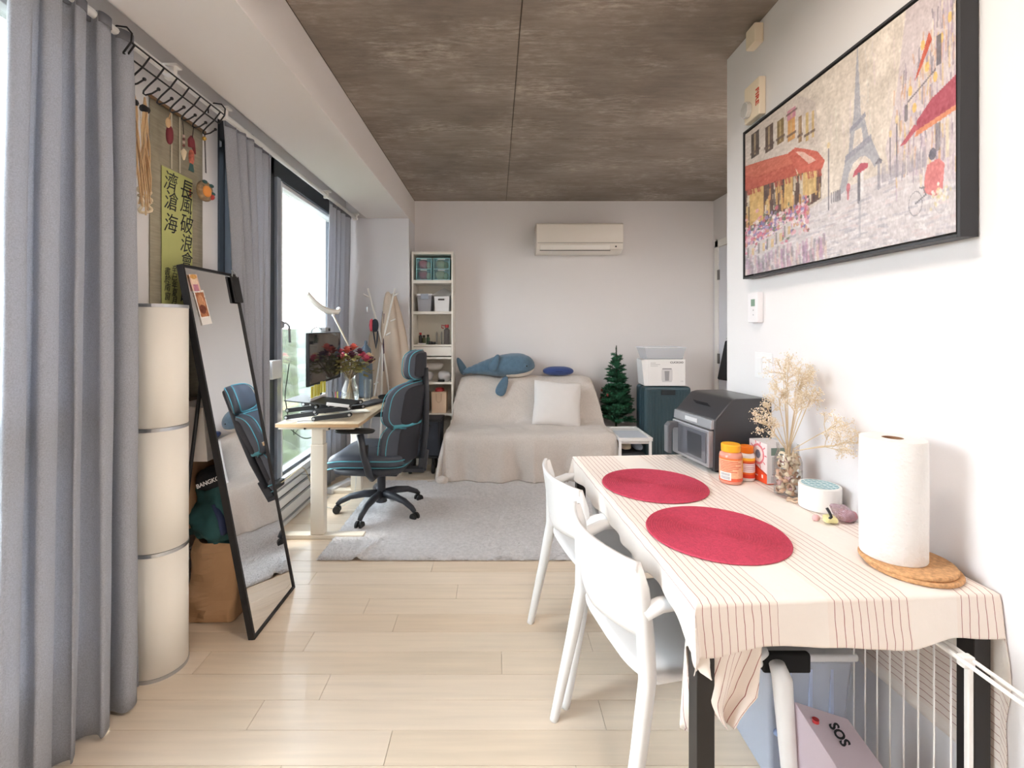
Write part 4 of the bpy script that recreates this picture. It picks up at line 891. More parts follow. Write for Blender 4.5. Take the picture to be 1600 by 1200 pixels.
# ================================================================ air conditioner
ac = thing('air_conditioner', 'white wall mounted split air conditioner on the far wall', 'air conditioner', (.83,4.8,2.08))
acm = mat('ac_white',(232,226,218),.4)
pr = [(4.899,2.085),(4.76,2.085),(4.70,2.12),(4.68,2.20),(4.685,2.365),(4.70,2.378),(4.899,2.378)]
mk(G().prism(pr, .862, 'x', (.40,0,0)), 'ac_body', acm, ac, world=True, bevel=.006)
mk(G().hexa([(.44,4.695,2.112),(1.13,4.695,2.112),(1.13,4.705,2.112),(.44,4.705,2.112),(.44,4.675,2.160),(1.13,4.675,2.160),(1.13,4.69,2.160),(.44,4.69,2.160)]), 'air_louver', mat('ac_louver',(240,236,230),.35), ac, world=True, bevel=.004)
mk(G().box((.41,4.672,2.178),(1.252,4.69,2.180)), 'panel_seam', mat('seam_grey',(150,146,140),.6), ac, world=True)
mk(G().hexa([(.435,4.70,2.105),(1.135,4.70,2.105),(1.135,4.71,2.105),(.435,4.71,2.105),(.435,4.70,2.111),(1.135,4.70,2.111),(1.135,4.71,2.111),(.435,4.71,2.111)]), 'outlet_gap', mat('seam_dark',(90,86,82),.7), ac, world=True)
mk(G().cyl((1.185,4.681,2.142),(1.185,4.676,2.142),.008,n=12), 'sensor', black_plastic, ac, world=True)
# ================================================================ sofa under a throw
throw = mat('oatmeal_throw', (208,200,194), .92, bump=.5, bscale=330, var=.05, vscale=90, sheen=.2)
for n_ in throw.node_tree.nodes:
    if n_.type == 'BUMP': n_.inputs['Strength'].default_value = .7; n_.inputs['Distance'].default_value = .022
    if n_.type == 'TEX_NOISE' and abs(n_.inputs['Scale'].default_value-330) < 1: n_.inputs['Scale'].default_value = 5.5; n_.inputs['Detail'].default_value = 9; n_.inputs['Roughness'].default_value = .55; n_.inputs['Distortion'].default_value = .6
so = thing('sofa', 'two seat sofa completely covered by an oatmeal throw', 'sofa', (.29,4.45,0))
SX0, SX1 = -.44, 1.03
# frame and cushions below the cloth
fr = mat('sofa_frame', (150,140,130), .8)
mk(G().box((SX0+.05,4.14,.06),(SX1-.05,4.80,.36)), 'seat_base', fr, so, world=True, bevel=.02)
mk(G().hexa([(SX0+.10,4.58,.37),(SX1-.10,4.58,.37),(SX1-.10,4.80,.37),(SX0+.10,4.80,.37),(SX0+.16,4.73,.78),(SX1-.16,4.73,.78),(SX1-.16,4.80,.78),(SX0+.16,4.80,.78)]), 'back_cushion', fr, so, world=True, bevel=.02)
for x in (SX0+.12, SX1-.12):
    for y in (4.2,4.72): mk(G().cyl((x,y,0),(x,y,.06),.02,.028), 'leg', black_plastic, so, world=True)
prof = [(4.885,.30),(4.885,.60),(4.88,.78),(4.85,.835),(4.79,.856),(4.73,.85),(4.67,.80),(4.60,.66),(4.535,.51),(4.50,.455),(4.44,.432),(4.30,.43),(4.16,.425),(4.10,.405),(4.075,.35),(4.065,.24),(4.055,.12),(4.05,.012)]
cum = [0]
for i in range(len(prof)-1): cum.append(cum[-1]+math.hypot(prof[i+1][0]-prof[i][0],prof[i+1][1]-prof[i][1]))
def pf(t):
    t = t*cum[-1]
    for i in range(len(prof)-1):
        if t <= cum[i+1]+1e-9:
            f = (t-cum[i])/(cum[i+1]-cum[i]); return prof[i][0]+(prof[i+1][0]-prof[i][0])*f, prof[i][1]+(prof[i+1][1]-prof[i][1])*f
    return prof[-1]
def smooth_pf(t):
    ys = zs_ = 0
    for d in (-.014,-.007,0,.007,.014):
        a, b = pf(min(1,max(0,t+d))); ys += a; zs_ += b
    return ys/5, zs_/5
hw = (SX1-SX0)/2; cxs = (SX0+SX1)/2; side = .86
def sofa_f(u, v):
    s = (u-.5)*2*(hw+side)              # cloth coordinate across
    y, z = smooth_pf(v); ay = abs(s); sg = 1 if s > 0 else -1
    wid = hw + .012*math.sin(v*9)
    if z > .47: wid -= .10*max(0,(z-.47)/.39)**1.6
    drop = max(0, ay-wid); x = cxs + sg*min(ay, wid)
    # soft rounding at the shoulders
    if drop > 0:
        zz = z-drop*.97; front = max(0, min(1,(4.30-y)/.2))
        flare = .05*min(1,drop/.35) + .016*math.sin(y*31+drop*4+sg)*min(1,drop/.2)
        x += sg*flare*(.6+.5*front)
        if zz < .012: x += sg*(.012-zz)*.10; zz = .012 + .008*abs(math.sin(drop*37+y*9))
        y = max(y, 4.035) ; y += .012*math.sin(drop*16)*front
        if v > .86: y += .025*min(1,drop/.1)
        z = zz
    else:
        e = max(0, 1-(wid-ay)/.07); z -= .018*e*e
    # wrinkles
    w_ = 0
    if y > 4.40 and drop == 0:          # on the backrest: diagonal pulls
        w_ = .017*math.sin(s*11 - z*13)*math.exp(-((s+.35)/.45)**2) + .015*math.sin(s*9+z*12)*math.exp(-((s-.5)/.3)**2) + .012*noise.noise(Vector((s*5+z*3,z*4,7)))
    elif z > .40 and drop == 0: w_ = .012*noise.noise(Vector((s*4+y*5,y*9,1)))
    nz = noise.noise(Vector((s*4,v*9,0)))*.014 + noise.noise(Vector((s*13+v*6,v*24,4)))*.007
    if y < 4.12 and drop == 0:          # front valance: vertical folds deepen downwards
        k = (.42-z)/.42
        w_ = (.030*math.sin(s*13+.9*math.sin(s*5)+z*2) + .016*math.sin(s*29+2) + .018*math.exp(-((s-.03)/.02)**2))*min(1,k*1.2)
        y -= w_ + nz*k; z += nz*.2
        x += .006*math.sin(z*20+s*9)*k
    elif drop == 0:
        y -= w_*.8; z += w_*.5+nz
    if z < .012 or v >= .999: z = max(z, .004) 
    if y > 4.50: x = max(x, -.412)
    return (x, min(y,4.893), max(z,.004))
mk(G().grid(sofa_f, 220, 130), 'throw', throw, so, world=True, smooth=True, thick=.004)
# bunched hem in the front left corner
def bunch(c, a, s_): return lump(c, a, s_, .35, .9)
mk(bunch((-.47,4.06,.035),(.055,.05,.032),3), 'bunched_hem', throw, so, world=True, smooth=True)
# cushion, neck pillow, whale
def cushion(w_, h_, t_, rot, c, n=30):
    g = G()
    for sgn in (1,-1):
        def f(u, v, sgn=sgn):
            a, b = (u-.5)*2, (v-.5)*2; e = (1-abs(a)**2.6)*(1-abs(b)**2.6); th = t_/2*max(0,e)**.55
            px = w_/2*a*(1-.07*(1-b*b)*abs(a)**3*0 - .05*(1-abs(b))*abs(a)); pz = h_/2*b*(1-.05*(1-abs(a))*abs(b))
            return rot @ Vector((px, -sgn*th + .004*noise.noise(Vector((a*4,b*4,sgn))), pz)) + Vector(c)
        if sgn == 1: g.grid(f, n, n)
        else: g.grid(lambda u, v: f(1-u, v), n, n)
    return g
from mathutils import Euler
o = thing('cushion', 'square pale grey cushion leaning on the sofa backrest', 'cushion', (.565,4.42,.45))
mk(cushion(.45,.43,.15, Euler((rad(-24),rad(4),rad(-3))).to_matrix(), (.575,4.47,.625)), 'cushion_cover', mat('cushion_velvet',(226,222,220),.9,bump=.3,bscale=300,sheen=.3), o, world=True, smooth=True)
o = thing('neck_pillow', 'small round dark blue pillow on top of the sofa back', 'pillow', (.61,4.76,.86))
nb = mat('royal_blue',(52,72,128),.9,bump=.3,bscale=300,sheen=.3)
mk(G().sup((.625,4.765,.905),(.155,.07,.048),.9,.75,32,14,lambda p: (p.x,p.y,p.z*(1-.25*math.exp(-(p.y/.012)**2)*(p.z>0)))), 'pillow_body', nb, o, world=True, smooth=True)
pts=[(.625+.152*math.cos(2*PI*i/40),4.765+.068*math.sin(2*PI*i/40),.905) for i in range(41)]
mk(G().tube(pts,.004,6,caps=False),'piping',mat('navy_piping',(38,52,98),.8),o,world=True,smooth=True)
# whale: spine from tail (left) to head (right)
wh = thing('plush_whale', 'large blue plush whale lying along the sofa back', 'plush toy', (-.0,4.74,.86))
wblue = mat('whale_plush',(88,116,138),.95,bump=.5,bscale=240,var=.10,vscale=26,sheen=.4); wwh = mat('whale_belly',(226,218,208),.95,bump=.3,bscale=240)
def wr(t): # radius along the body, t 0 tail .. 1 nose
    return .030+.108*math.sin(min(1,t/.74)*PI*.5)**1.35 if t < .74 else .138*math.sqrt(max(0,1-((t-.74)/.26)**2))
def wc(t): return Vector((-.33+.72*t, 4.735, .895+.062*t**.7+.018*math.sin(t*PI)))
def wbody(a0, a1, grow=0.0):
    def f(u, v):
        a = a0+(a1-a0)*v; r_ = wr(u)+grow; c = wc(u)
        gro = .007*max(0,math.sin(u*70))*max(0,1-u/.42)
        return (c.x, c.y+(r_-gro)*.95*math.cos(a), c.z+(r_-gro)*math.sin(a)*(.93 if math.sin(a) > 0 else .80)+.002*noise.noise(Vector((u*20,a*3,0))))
    return f
# belly (lower front) in white towards the head, back in blue
mk(G().grid(wbody(-PI*.5+0*PI, PI*1.5), 72, 40), 'body', wblue, wh, world=True, smooth=True)
mk(G().grid(lambda u,v: Vector(wbody(-PI*.74-.10*PI*u,-PI*.22,.003)(.60+.385*u, v) )+Vector((0,-.004,0)), 40, 18), 'belly_patch', wwh, wh, world=True, smooth=True)
def flip(c, a, rot): return G().sup((0,0,0), a, .8, .9, 22, 12, lambda p: (p.x*(1-.35*p.z/a[2]), p.y, p.z)).xf(Matrix.Translation(c) @ Euler(rot).to_matrix().to_4x4())
mk(flip((.065,4.60,.775),(.048,.020,.105),(rad(-22),rad(24),0)), 'flipper', wblue, wh, world=True, smooth=True)
mk(flip((-.01,4.625,1.00),(.042,.022,.085),(rad(-10),rad(24),0)), 'flipper', wblue, wh, world=True, smooth=True)
mk(flip((-.345,4.74,.955),(.036,.020,.095),(0,rad(-26),0)), 'tail_fluke', wblue, wh, world=True, smooth=True)
mk(flip((-.33,4.80,.90),(.03,.06,.03),(0,0,0)), 'tail_fluke', wblue, wh, world=True, smooth=True)
mk(G().ball((.30,4.620,.965),.007,10), 'eye', black_plastic, wh, world=True, smooth=True)

# ================================================================ christmas tree
ct = thing('christmas_tree', 'small artificial green christmas tree beside the sofa', 'tree', (1.185,4.67,0))
rr = random.Random(4); tx, ty = 1.185, 4.67
mk(G().tube([(tx,ty,.06),(tx,ty,1.0),(tx+.002,ty,1.165)],[.012,.008,.004],8), 'trunk', mat('tree_trunk',(40,60,44),.8), ct, world=True, smooth=True)
for k in range(3): 
    a = 2*PI*k/3+.3; mk(G().tube([(tx,ty,.10),(tx+.10*math.cos(a),ty+.10*math.sin(a),.05),(tx+.15*math.cos(a),ty+.15*math.sin(a),.008)],.007,6), 'leg', mat('tree_trunk',(40,60,44),.8), ct, world=True, smooth=True)
ndl = [mat('needles_dark',(24,72,50),.7), mat('needles_mid',(44,104,74),.7)]
tips = []
def bough(g, p, d, L, w_):
    n = int(L/.0038)
    for i in range(n):
        t = i/n; c = p+d*L*t+Vector((0,0,-.12*L*t*t))
        for _ in range(3):
            q = Vector((rr.gauss(0,1),rr.gauss(0,1),rr.gauss(0,1))).normalized(); e = (q*.8+d*.7).normalized()*w_*(1-.25*t); s_ = e.cross(d).normalized()*.0042; b = len(g.v)
            g.v += [c-s_, c+s_, c+e]; g.f.append((b,b+1,b+2))
    return p+d*L+Vector((0,0,-.25*L))
nb_ = 0
for tier in range(15):
    z = .43+.0435*tier; Rr = .235*(1-(z-.26)/.90)**.85+.015; cnt = 13 if tier < 6 else (10 if tier < 11 else 6)
    for j in range(cnt):
        a = 2*PI*(j+.5*(tier%2)+rr.uniform(-.2,.2))/cnt; d = Vector((math.cos(a),math.sin(a),rr.uniform(.15,.65))).normalized()
        g = G(); p = Vector((tx,ty,z+rr.uniform(-.03,.03))); L = Rr*rr.uniform(.82,1.08)
        if z < .88 and tx+d.x*L < 1.03: L = max(.05, (tx-1.03)/max(-d.x,.01))
        if ty+d.y*L > 4.87: L = max(.05,(4.87-ty)/max(d.y,.01)*.95)
        tip = bough(g, p, d, L, .030)
        for s_ in (-1,1):
            d2 = (d+Vector((-d.y,d.x,0))*s_*.75).normalized(); bough(g, p+d*L*.5, d2, L*.42, .026)
        nb_ += 1; tips.append(tip)
        mk(g, 'branch', ndl[nb_%2], ct, world=True)
g = G(); bough(g, Vector((tx,ty,.98)), Vector((0,0,1)), .19, .022); mk(g, 'top_branch', ndl[0], ct, world=True)
for k in (70,84,92,101): 
    t_ = tips[min(k,len(tips)-1)]; mk(G().sup(t_,(.012,.012,.016),.9,.9,10,8), 'pine_cone', mat('cone_red',(110,46,40),.7), ct, world=True, smooth=True)

# ================================================================ side table, suitcase, boxes
st = thing('side_table', 'small white tray topped side table right of the sofa', 'side table', (1.17,4.34,0))
mk(G().box((1.045,4.03,.372),(1.335,4.50,.392)), 'table_top', white_plastic, st, world=True, bevel=.004)
g = G().box((1.045,4.03,.392),(1.335,4.042,.402)).box((1.045,4.488,.392),(1.335,4.50,.402)).box((1.045,4.042,.392),(1.057,4.488,.402)).box((1.323,4.042,.392),(1.335,4.488,.402))
mk(g, 'raised_rim', white_plastic, st, world=True)
mk(G().box((1.07,4.07,.3921),(1.31,4.36,.3935)), 'inset_panel', mat('pale_blue_grey',(206,214,226),.4), st, world=True)
for x in (1.060,1.318):
    for y in (4.047,4.484): mk(G().box((x-.011,y-.011,0),(x+.011,y+.011,.372)), 'leg', white_plastic, st, world=True, bevel=.003)
mk(G().box((1.065,4.055,.345),(1.31,4.065,.372)).box((1.065,4.475,.345),(1.31,4.485,.372)), 'apron', white_plastic, st, world=True, bevel=.002)
solo(lump((1.155,4.28,.285),(.055,.14,.026),41,.2,.8),'folded_blanket',mat('blanket_cream',(216,200,176),.9),'cream folded blanket stored under the side table','blanket',smooth=True)
solo(lump((1.26,4.25,.285),(.038,.12,.028),43,.2,.8),'folded_towel',mat('towel_blue_grey',(150,162,182),.9),'blue grey folded towel under the side table','towel',smooth=True)
solo(G().box((1.08,4.08,.012),(1.295,4.46,.25)),'storage_crate',mat('crate_charcoal',(58,60,66),.7,bump=.2,bscale=80),'charcoal storage crate standing beneath the side table','crate',bevel=.015)
sm = mat('suitcase_teal', (50,74,84), .38, coat=.2); sd = mat('suitcase_dark',(28,36,42),.5)
su = thing('suitcase', 'large dark teal ribbed hard shell suitcase', 'suitcase', (1.58,4.5,0))
X0,X1,Y0,Y1,Z0,Z1 = 1.37,1.80,4.36,4.64,.045,.795
mk(G().box((X0,Y0,Z0),(X1,Y0+.132,Z1)), 'front_shell', sm, su, world=True, bevel=.028, seg=4)
mk(G().box((X0,Y0+.148,Z0),(X1,Y1,Z1)), 'rear_shell', sm, su, world=True, bevel=.028, seg=4)
mk(G().box((X0+.012,Y0+.10,Z0+.012),(X1-.012,Y0+.18,Z1-.012)), 'zip_band', sd, su, world=True, bevel=.006)
for i in range(13):
    x = X0+.04+.0292*i
    z1 = Z1-.035 if not 4 <= i <= 8 else Z1-.10
    mk(G().box((x-.008,Y0-.006,Z0+.04),(x+.008,Y0+.004,z1)), 'rib', sm, su, world=True, bevel=.004)
for i in range(3): mk(G().box((X0-.006,Y0+.03+.03*i,Z0+.04),(X0+.004,Y0+.044+.03*i,Z1-.04)), 'rib', sm, su, world=True, bevel=.004)
mk(G().box((1.52,Y0-.010,Z1-.075),(1.65,Y0+.004,Z1-.028)), 'lock_plate', sd, su, world=True, bevel=.004)
mk(G().box((1.50,Y0+.10,Z1-.004),(1.67,Y0+.13,Z1+.006)), 'top_handle', sd, su, world=True, bevel=.004)
for x in (X0+.05,X1-.05):
    for y in (Y0+.05,Y1-.05): mk(G().cyl((x,y-.012,.024),(x,y+.012,.024),.024,n=18).box((x-.014,y-.018,.024),(x+.014,y+.018,.055)), 'wheel', sd, su, world=True, bevel=.003)
bx = thing('appliance_box', 'white cooker carton printed CUCKOO on top of the suitcase', 'box', (1.57,4.5,.803))
cw = mat('carton_white',(232,232,234),.55)
mk(G().box((1.41,4.37,.8035),(1.748,4.63,1.047)), 'carton', cw, bx, world=True, bevel=.003)
mk(G().hexa([(1.372,4.38,.8035),(1.4095,4.37,.8035),(1.4095,4.63,.8035),(1.39,4.63,.8035),(1.345,4.38,1.04),(1.4095,4.37,1.046),(1.4095,4.63,1.046),(1.375,4.63,1.04)]), 'open_flap', cw, bx, world=True)
ltx = mat('print_grey',(104,104,112),.6); lth = mat('print_pale',(176,176,182),.6)
text('CUCKOO','brand_lettering',ltx,bx,(1.668,4.3692,1.018),(PI/2,0,0),.024,.0004,'CENTER',1.15,world=True,bold=.0008)
text('5.0L','size_lettering',lth,bx,(1.716,4.3692,.845),(PI/2,0,0),.016,.0003,'CENTER',1,world=True)
for i,w_ in enumerate((.05,.09,.07)): mk(G().box((1.425,4.3688,1.012-.014*i),(1.425+w_,4.3696,1.016-.014*i)),'print_line',lth,bx,world=True)
mk(G().prism([(1.535,.838),(1.62,.838),(1.628,.86),(1.628,.945),(1.62,.958),(1.535,.958),(1.527,.945),(1.527,.86)], .0008, 'y', (0,4.3688,0)),'cooker_picture',mat('print_light',(206,206,210),.6),bx,world=True)
mk(G().prism([(1.56,.85),(1.595,.85),(1.60,.94),(1.555,.94)], .0008, 'y', (0,4.3682,0)),'cooker_picture_front',mat('print_mid',(150,150,156),.6),bx,world=True)
mk(G().prism([(1.532,.957),(1.623,.957),(1.618,.964),(1.537,.964)], .0008, 'y', (0,4.3684,0)),'cooker_picture_lid',ltx,bx,world=True)
tb_ = thing('clear_tub', 'clear plastic tub standing on the cooker carton', 'tub', (1.57,4.5,1.05))
mk(G().hexa([(1.40,4.39,1.049),(1.735,4.39,1.049),(1.735,4.61,1.049),(1.40,4.61,1.049),(1.37,4.37,1.155),(1.755,4.37,1.155),(1.755,4.63,1.155),(1.37,4.63,1.155)]), 'tub_body', clear_pl, tb_, world=True, bevel=.006)
mk(G().tube([(1.37,4.37,1.157),(1.755,4.37,1.157),(1.755,4.63,1.157),(1.37,4.63,1.157),(1.37,4.37,1.157)],.005,6), 'tub_rim', mat('rim_white',(226,228,236),.4), tb_, world=True)
o = thing('black_jacket', 'black jacket hanging on the alcove door, mostly hidden', 'jacket', (2.18,4.52,.8))
mk(G().hexa([(2.17,4.40,.84),(2.17,4.66,.83),(2.236,4.66,.83),(2.236,4.40,.84),(2.20,4.45,1.20),(2.20,4.56,1.22),(2.236,4.56,1.22),(2.236,4.45,1.20)]), 'jacket_body', mat('black_cloth',(30,32,38),.8,bump=.3,bscale=60), o, world=True, bevel=.02, seg=3)
mk(G().cyl((2.248,4.52,1.235),(2.20,4.52,1.235),.008,n=10),'hook',steel,o,world=True)
# ================================================================ dining table
TZ = .75; T0 = Vector((.431,1.02,0)); TA = rad(3.6)
ux = Vector((math.cos(TA),math.sin(TA),0)); uy = Vector((-math.sin(TA),math.cos(TA),0)); TW, TL = .69, 1.16
def tp(s, t, z=0): return T0 + ux*s + uy*t + Vector((0,0,z))
dt = thing('dining_table', 'black square legged dining table under a striped cloth', 'table', tp(TW/2,TL/2), TA)
def tbox(s0,t0,z0,s1,t1,z1): return G().hexa([tp(s0,t0,z0),tp(s1,t0,z0),tp(s1,t1,z0),tp(s0,t1,z0),tp(s0,t0,z1),tp(s1,t0,z1),tp(s1,t1,z1),tp(s0,t1,z1)])
mk(tbox(.004,.004,.722,TW-.004,TL-.004,.745), 'table_top', black_metal, dt, world=True, bevel=.002)
for s in (.004, TW-.044):
    for t in (.004, TL-.044): mk(tbox(s,t,0,s+.04,t+.04,.722), 'leg', mat('table_leg_black',(44,42,42),.35,metal=.4), dt, world=True, bevel=.002)
for (a,b,c,d) in ((.044,.008,TW-.044,.026),(.044,TL-.026,TW-.044,TL-.008),(.008,.044,.026,TL-.044),(TW-.026,.044,TW-.008,TL-.044)): mk(tbox(a,b,.69,c,d,.722), 'rail', black_metal, dt, world=True)
# cloth with woven stripes running along the table
def clothmat():
    m = bpy.data.materials.new('striped_tablecloth'); m.use_nodes = True; t = m.node_tree; b = t.nodes['Principled BSDF']; b.inputs['Roughness'].default_value = .9; b.inputs['Sheen Weight'].default_value = .1
    uv = t.nodes.new('ShaderNodeUVMap'); uv.uv_map = 'UVMap'; sp = t.nodes.new('ShaderNodeSeparateXYZ'); t.links.new(uv.outputs[0], sp.inputs[0])
    def M(op, a, b_=None, c=None):
        n = t.nodes.new('ShaderNodeMath'); n.operation = op
        for i, q in enumerate((a,b_,c)):
            if q is None: continue
            if isinstance(q,(int,float)): n.inputs[i].default_value = q
            else: t.links.new(q, n.inputs[i])
        return n.outputs[0]
    nz = t.nodes.new('ShaderNodeTexNoise'); nz.inputs['Scale'].default_value = 14; t.links.new(uv.outputs[0], nz.inputs['Vector'])
    x = M('ADD', M('ADD', sp.outputs['X'], .009), M('MULTIPLY', M('SUBTRACT', nz.outputs['Fac'], .5), .008))
    line = M('LESS_THAN', M('FRACT', M('DIVIDE', x, .0185)), .085)
    band = M('LESS_THAN', M('FRACT', M('DIVIDE', M('ADD', x, .30), .30)), .62)
    f = M('MULTIPLY', line, band); 
    mx = t.nodes.new('ShaderNodeMix'); mx.data_type = 'RGBA'; mx.inputs['A'].default_value = (*lin((234,226,219)),1); mx.inputs['B'].default_value = (*lin((160,108,106)),1); t.links.new(f, mx.inputs['Factor'])
    m2 = t.nodes.new('ShaderNodeMix'); m2.data_type = 'RGBA'; m2.blend_type = 'MULTIPLY'; t.links.new(M('MULTIPLY', band, .9), m2.inputs['Factor']); t.links.new(mx.outputs['Result'], m2.inputs['A']); m2.inputs['B'].default_value = (.98,.945,.93,1)
    t.links.new(m2.outputs['Result'], b.inputs['Base Color'])
    n2 = t.nodes.new('ShaderNodeTexNoise'); n2.inputs['Scale'].default_value = 38; n2.inputs['Detail'].default_value = 4; mp_ = t.nodes.new('ShaderNodeMapping'); mp_.inputs['Scale'].default_value = (1,.6,1); t.links.new(uv.outputs[0], mp_.inputs[0]); t.links.new(mp_.outputs[0], n2.inputs['Vector'])
    bp = t.nodes.new('ShaderNodeBump'); bp.inputs['Strength'].default_value = .35; bp.inputs['Distance'].default_value = .006; t.links.new(n2.outputs['Fac'], bp.inputs['Height']); t.links.new(bp.outputs[0], b.inputs['Normal'])
    return m
clm = clothmat()
tc_ = thing('tablecloth', 'cream tablecloth with thin red stripes draped over the table', 'tablecloth', tp(TW/2,TL/2,TZ-.003), TA)
dl, df, dr, db = .078, .098, .42, .10
def cloth_pt(s, t):
    ds = -s if s < 0 else (s-TW if s > TW else 0); dtt = -t if t < 0 else (t-TL if t > TL else 0)
    ss = -1 if s < 0 else 1; st_ = -1 if t < 0 else 1
    cs, ct_ = min(max(s,0),TW), min(max(t,0),TL)
    z = TZ; ox = oy = 0
    zr = .0
    if ds == 0 and dtt == 0:
        e = min(s, TW-s, t, TL-t); zr = -.004*max(0,1-e/.012)**2
        ripple = .0022*max(0,noise.noise(Vector((s*5,t*3,2)))) + .0045*math.exp(-((s-.33-.42*max(0,(t-.5))*1.1+.02*math.sin(t*9))/.012)**2)*(t > .55)*min(1,(t-.55)/.2)
        return tp(s, t, TZ+zr+ripple)
    mn = min(ds, dtt)
    def fr(d, r=.008): return d
    drop = max(ds, dtt) + .30*mn
    fold_s = fold_t = 0
    if ds > 0:
        amp = min(1, ds/.10); k = .010*math.sin(t*19+1.3*math.sin(t*6)) + .006*math.sin(t*41+2)
        ox += ss*(.004+.01*min(1,ds/.15)*(.9 if ss > 0 else .6)+ (k*amp if ss < 0 else k*amp*.35))
        if ss > 0: ox = min(ox, .010)
    if dtt > 0:
        amp = min(1, dtt/.09); k = .004*math.sin(s*16+1) + .0025*math.sin(s*37+1.5)
        oy += st_*(.006+.010*amp + k*amp)
    if mn > 0:
        ox += ss*mn*.28; oy += st_*mn*(.30 if (st_ < 0 and ss < 0) else .06)
        if ss > 0: ox = min(ox, .012)
    z = TZ-.004-drop + .002*noise.noise(Vector((s*20,t*20,1)))
    p = tp(cs+ox, ct_+oy, z)
    p.x = min(p.x, XR-.004)
    return p
NS, NT = 190, 210; g = G(); uvs = []
Sv = np.concatenate([np.linspace(-dl,-.001,26), np.linspace(.001,TW-.001,96), np.linspace(TW+.001,TW+dr,36)]); Tv = np.concatenate([np.linspace(-df,-.001,20), np.linspace(.001,TL-.001,120), np.linspace(TL+.001,TL+db,12)])
for s in Sv:
    for t in Tv:
        te = t; se = s
        if t < 0: te = t*(1+.07*math.sin(s*13+2.4)+.04*math.sin(s*31))     # uneven hem
        if s < 0: se = s*(1-.18*max(0,math.sin(t*4.2+.9))+.5*math.exp(-((t+.03)/.07)**2))
        g.v.append(cloth_pt(se, te)); uvs.append((s,t))
nT = len(Tv)
for i in range(len(Sv)-1):
    for j in range(nT-1): a = i*nT+j; g.f.append((a,a+nT,a+nT+1,a+1))
g.uv = uvs
mk(g, 'cloth', clm, tc_, world=True, smooth=True, thick=.0016)
# long corner folds that hang below the near left corner
def cfold(name, base, wd, L, yaw, seed, u0):
    g = G(); nU, nV = 22, 26; uv_ = []
    d = Vector((math.cos(yaw),math.sin(yaw),0)); nrm = Vector((-d.y,d.x,0))
    for i in range(nU+1):
        for j in range(nV+1):
            u, v = i/nU, j/nV; w_ = wd*(1-.15*v)*(1 if v < .7 else max(.12,1-(v-.7)/.3*.8)); 
            g.v.append(Vector(base)+d*(u-.35*v-.15)*w_+d*.03*v+nrm*(.014*math.sin(u*9+v*2+seed)*(.3+v))+Vector((0,0,-L*v*(1-.12*abs(u-.5)))))
            uv_.append((u0+u*.13+v*.05, v*L))
    for i in range(nU):
        for j in range(nV): a = i*(nV+1)+j; g.f.append((a,a+nV+1,a+nV+2,a+1))
    g.uv = uv_; mk(g, name, clm, tc_, world=True, smooth=True, thick=.0016)
cfold('corner_fold', (.475,1.035,.665), .135, .20, rad(6), 1, .0)
cfold('corner_fold', (.432,1.075,.62), .05, .22, rad(60), 3, .66)
cfold('corner_fold', (.424,1.004,.705), .062, .115, rad(35), 5, .42)

# ================================================================ white plastic armchairs
pw = mat('chair_white_plastic', (232,232,233), .35)
def armchair(label, loc, rz):
    o = thing('armchair', label, 'chair', loc, rz, group='white plastic armchairs at the table')
    def shell(u, v):
        x = (u-.5)*.43*(1.0-.05*(1-v)); c = (x/.215)**2
        lo = .535+.06*(1-c)*0 - .035*(1-c)*0 ; lo = .535+.02*abs(x)/.2; hi = .752
        z = lo+(hi-lo)*v; y = .022-.030*v - .055*(1-c)
        return (x, y, z)
    mk(G().grid(shell, 28, 12), 'backrest', pw, o, smooth=True, thick=.012, bevel=0)
    o.children[-1].modifiers['thick'].offset = 0
    def seatf(p): 
        return (p.x*(1-.05*(p.y/.2)), p.y, p.z+.012*(p.x/.22)**2-.010*max(0,(p.y-.14)/.07)**2)
    mk(G().sup((0,.215,.442),(.222,.215,.014),.35,.42,44,8,seatf), 'seat', pw, o, smooth=True)
    mk(G().box((-.18,.06,.405),(.18,.39,.43)), 'seat_underframe', pw, o, bevel=.01)
    for s in (-1,1):
        mk(G().tube([(s*.203,-.004,.745),(s*.205,.008,.68),(s*.212,.016,.56),(s*.218,.018,.46),(s*.228,-.01,.30),(s*.243,-.07,.012),(s*.243,-.073,0)], [.013,.023,.026,.026,.024,.0175,.017], 14, flat=.85), 'rear_leg', pw, o, smooth=True)
        mk(G().tube([(s*.205,.405,.435),(s*.212,.415,.40),(s*.235,.43,.02),(s*.235,.43,0)], [.020,.025,.017,.016], 14), 'front_leg', pw, o, smooth=True)
        a = mk(G().tube([(s*.213,.012,.625),(s*.222,.05,.645),(s*.235,.10,.655),(s*.240,.16,.655),(s*.238,.20,.645),(s*.235,.215,.62),(s*.228,.225,.53),(s*.205,.235,.445)], [.018,.017,.016,.016,.016,.015,.014,.014], 12, flat=1.35), 'armrest', pw, o, smooth=True)
    return o
armchair('nearer of the two white plastic armchairs at the table', (.318,1.395,0), rad(-78.5))
armchair('farther of the two white plastic armchairs, nearest the rug', (.272,1.925,0), rad(-79.5))

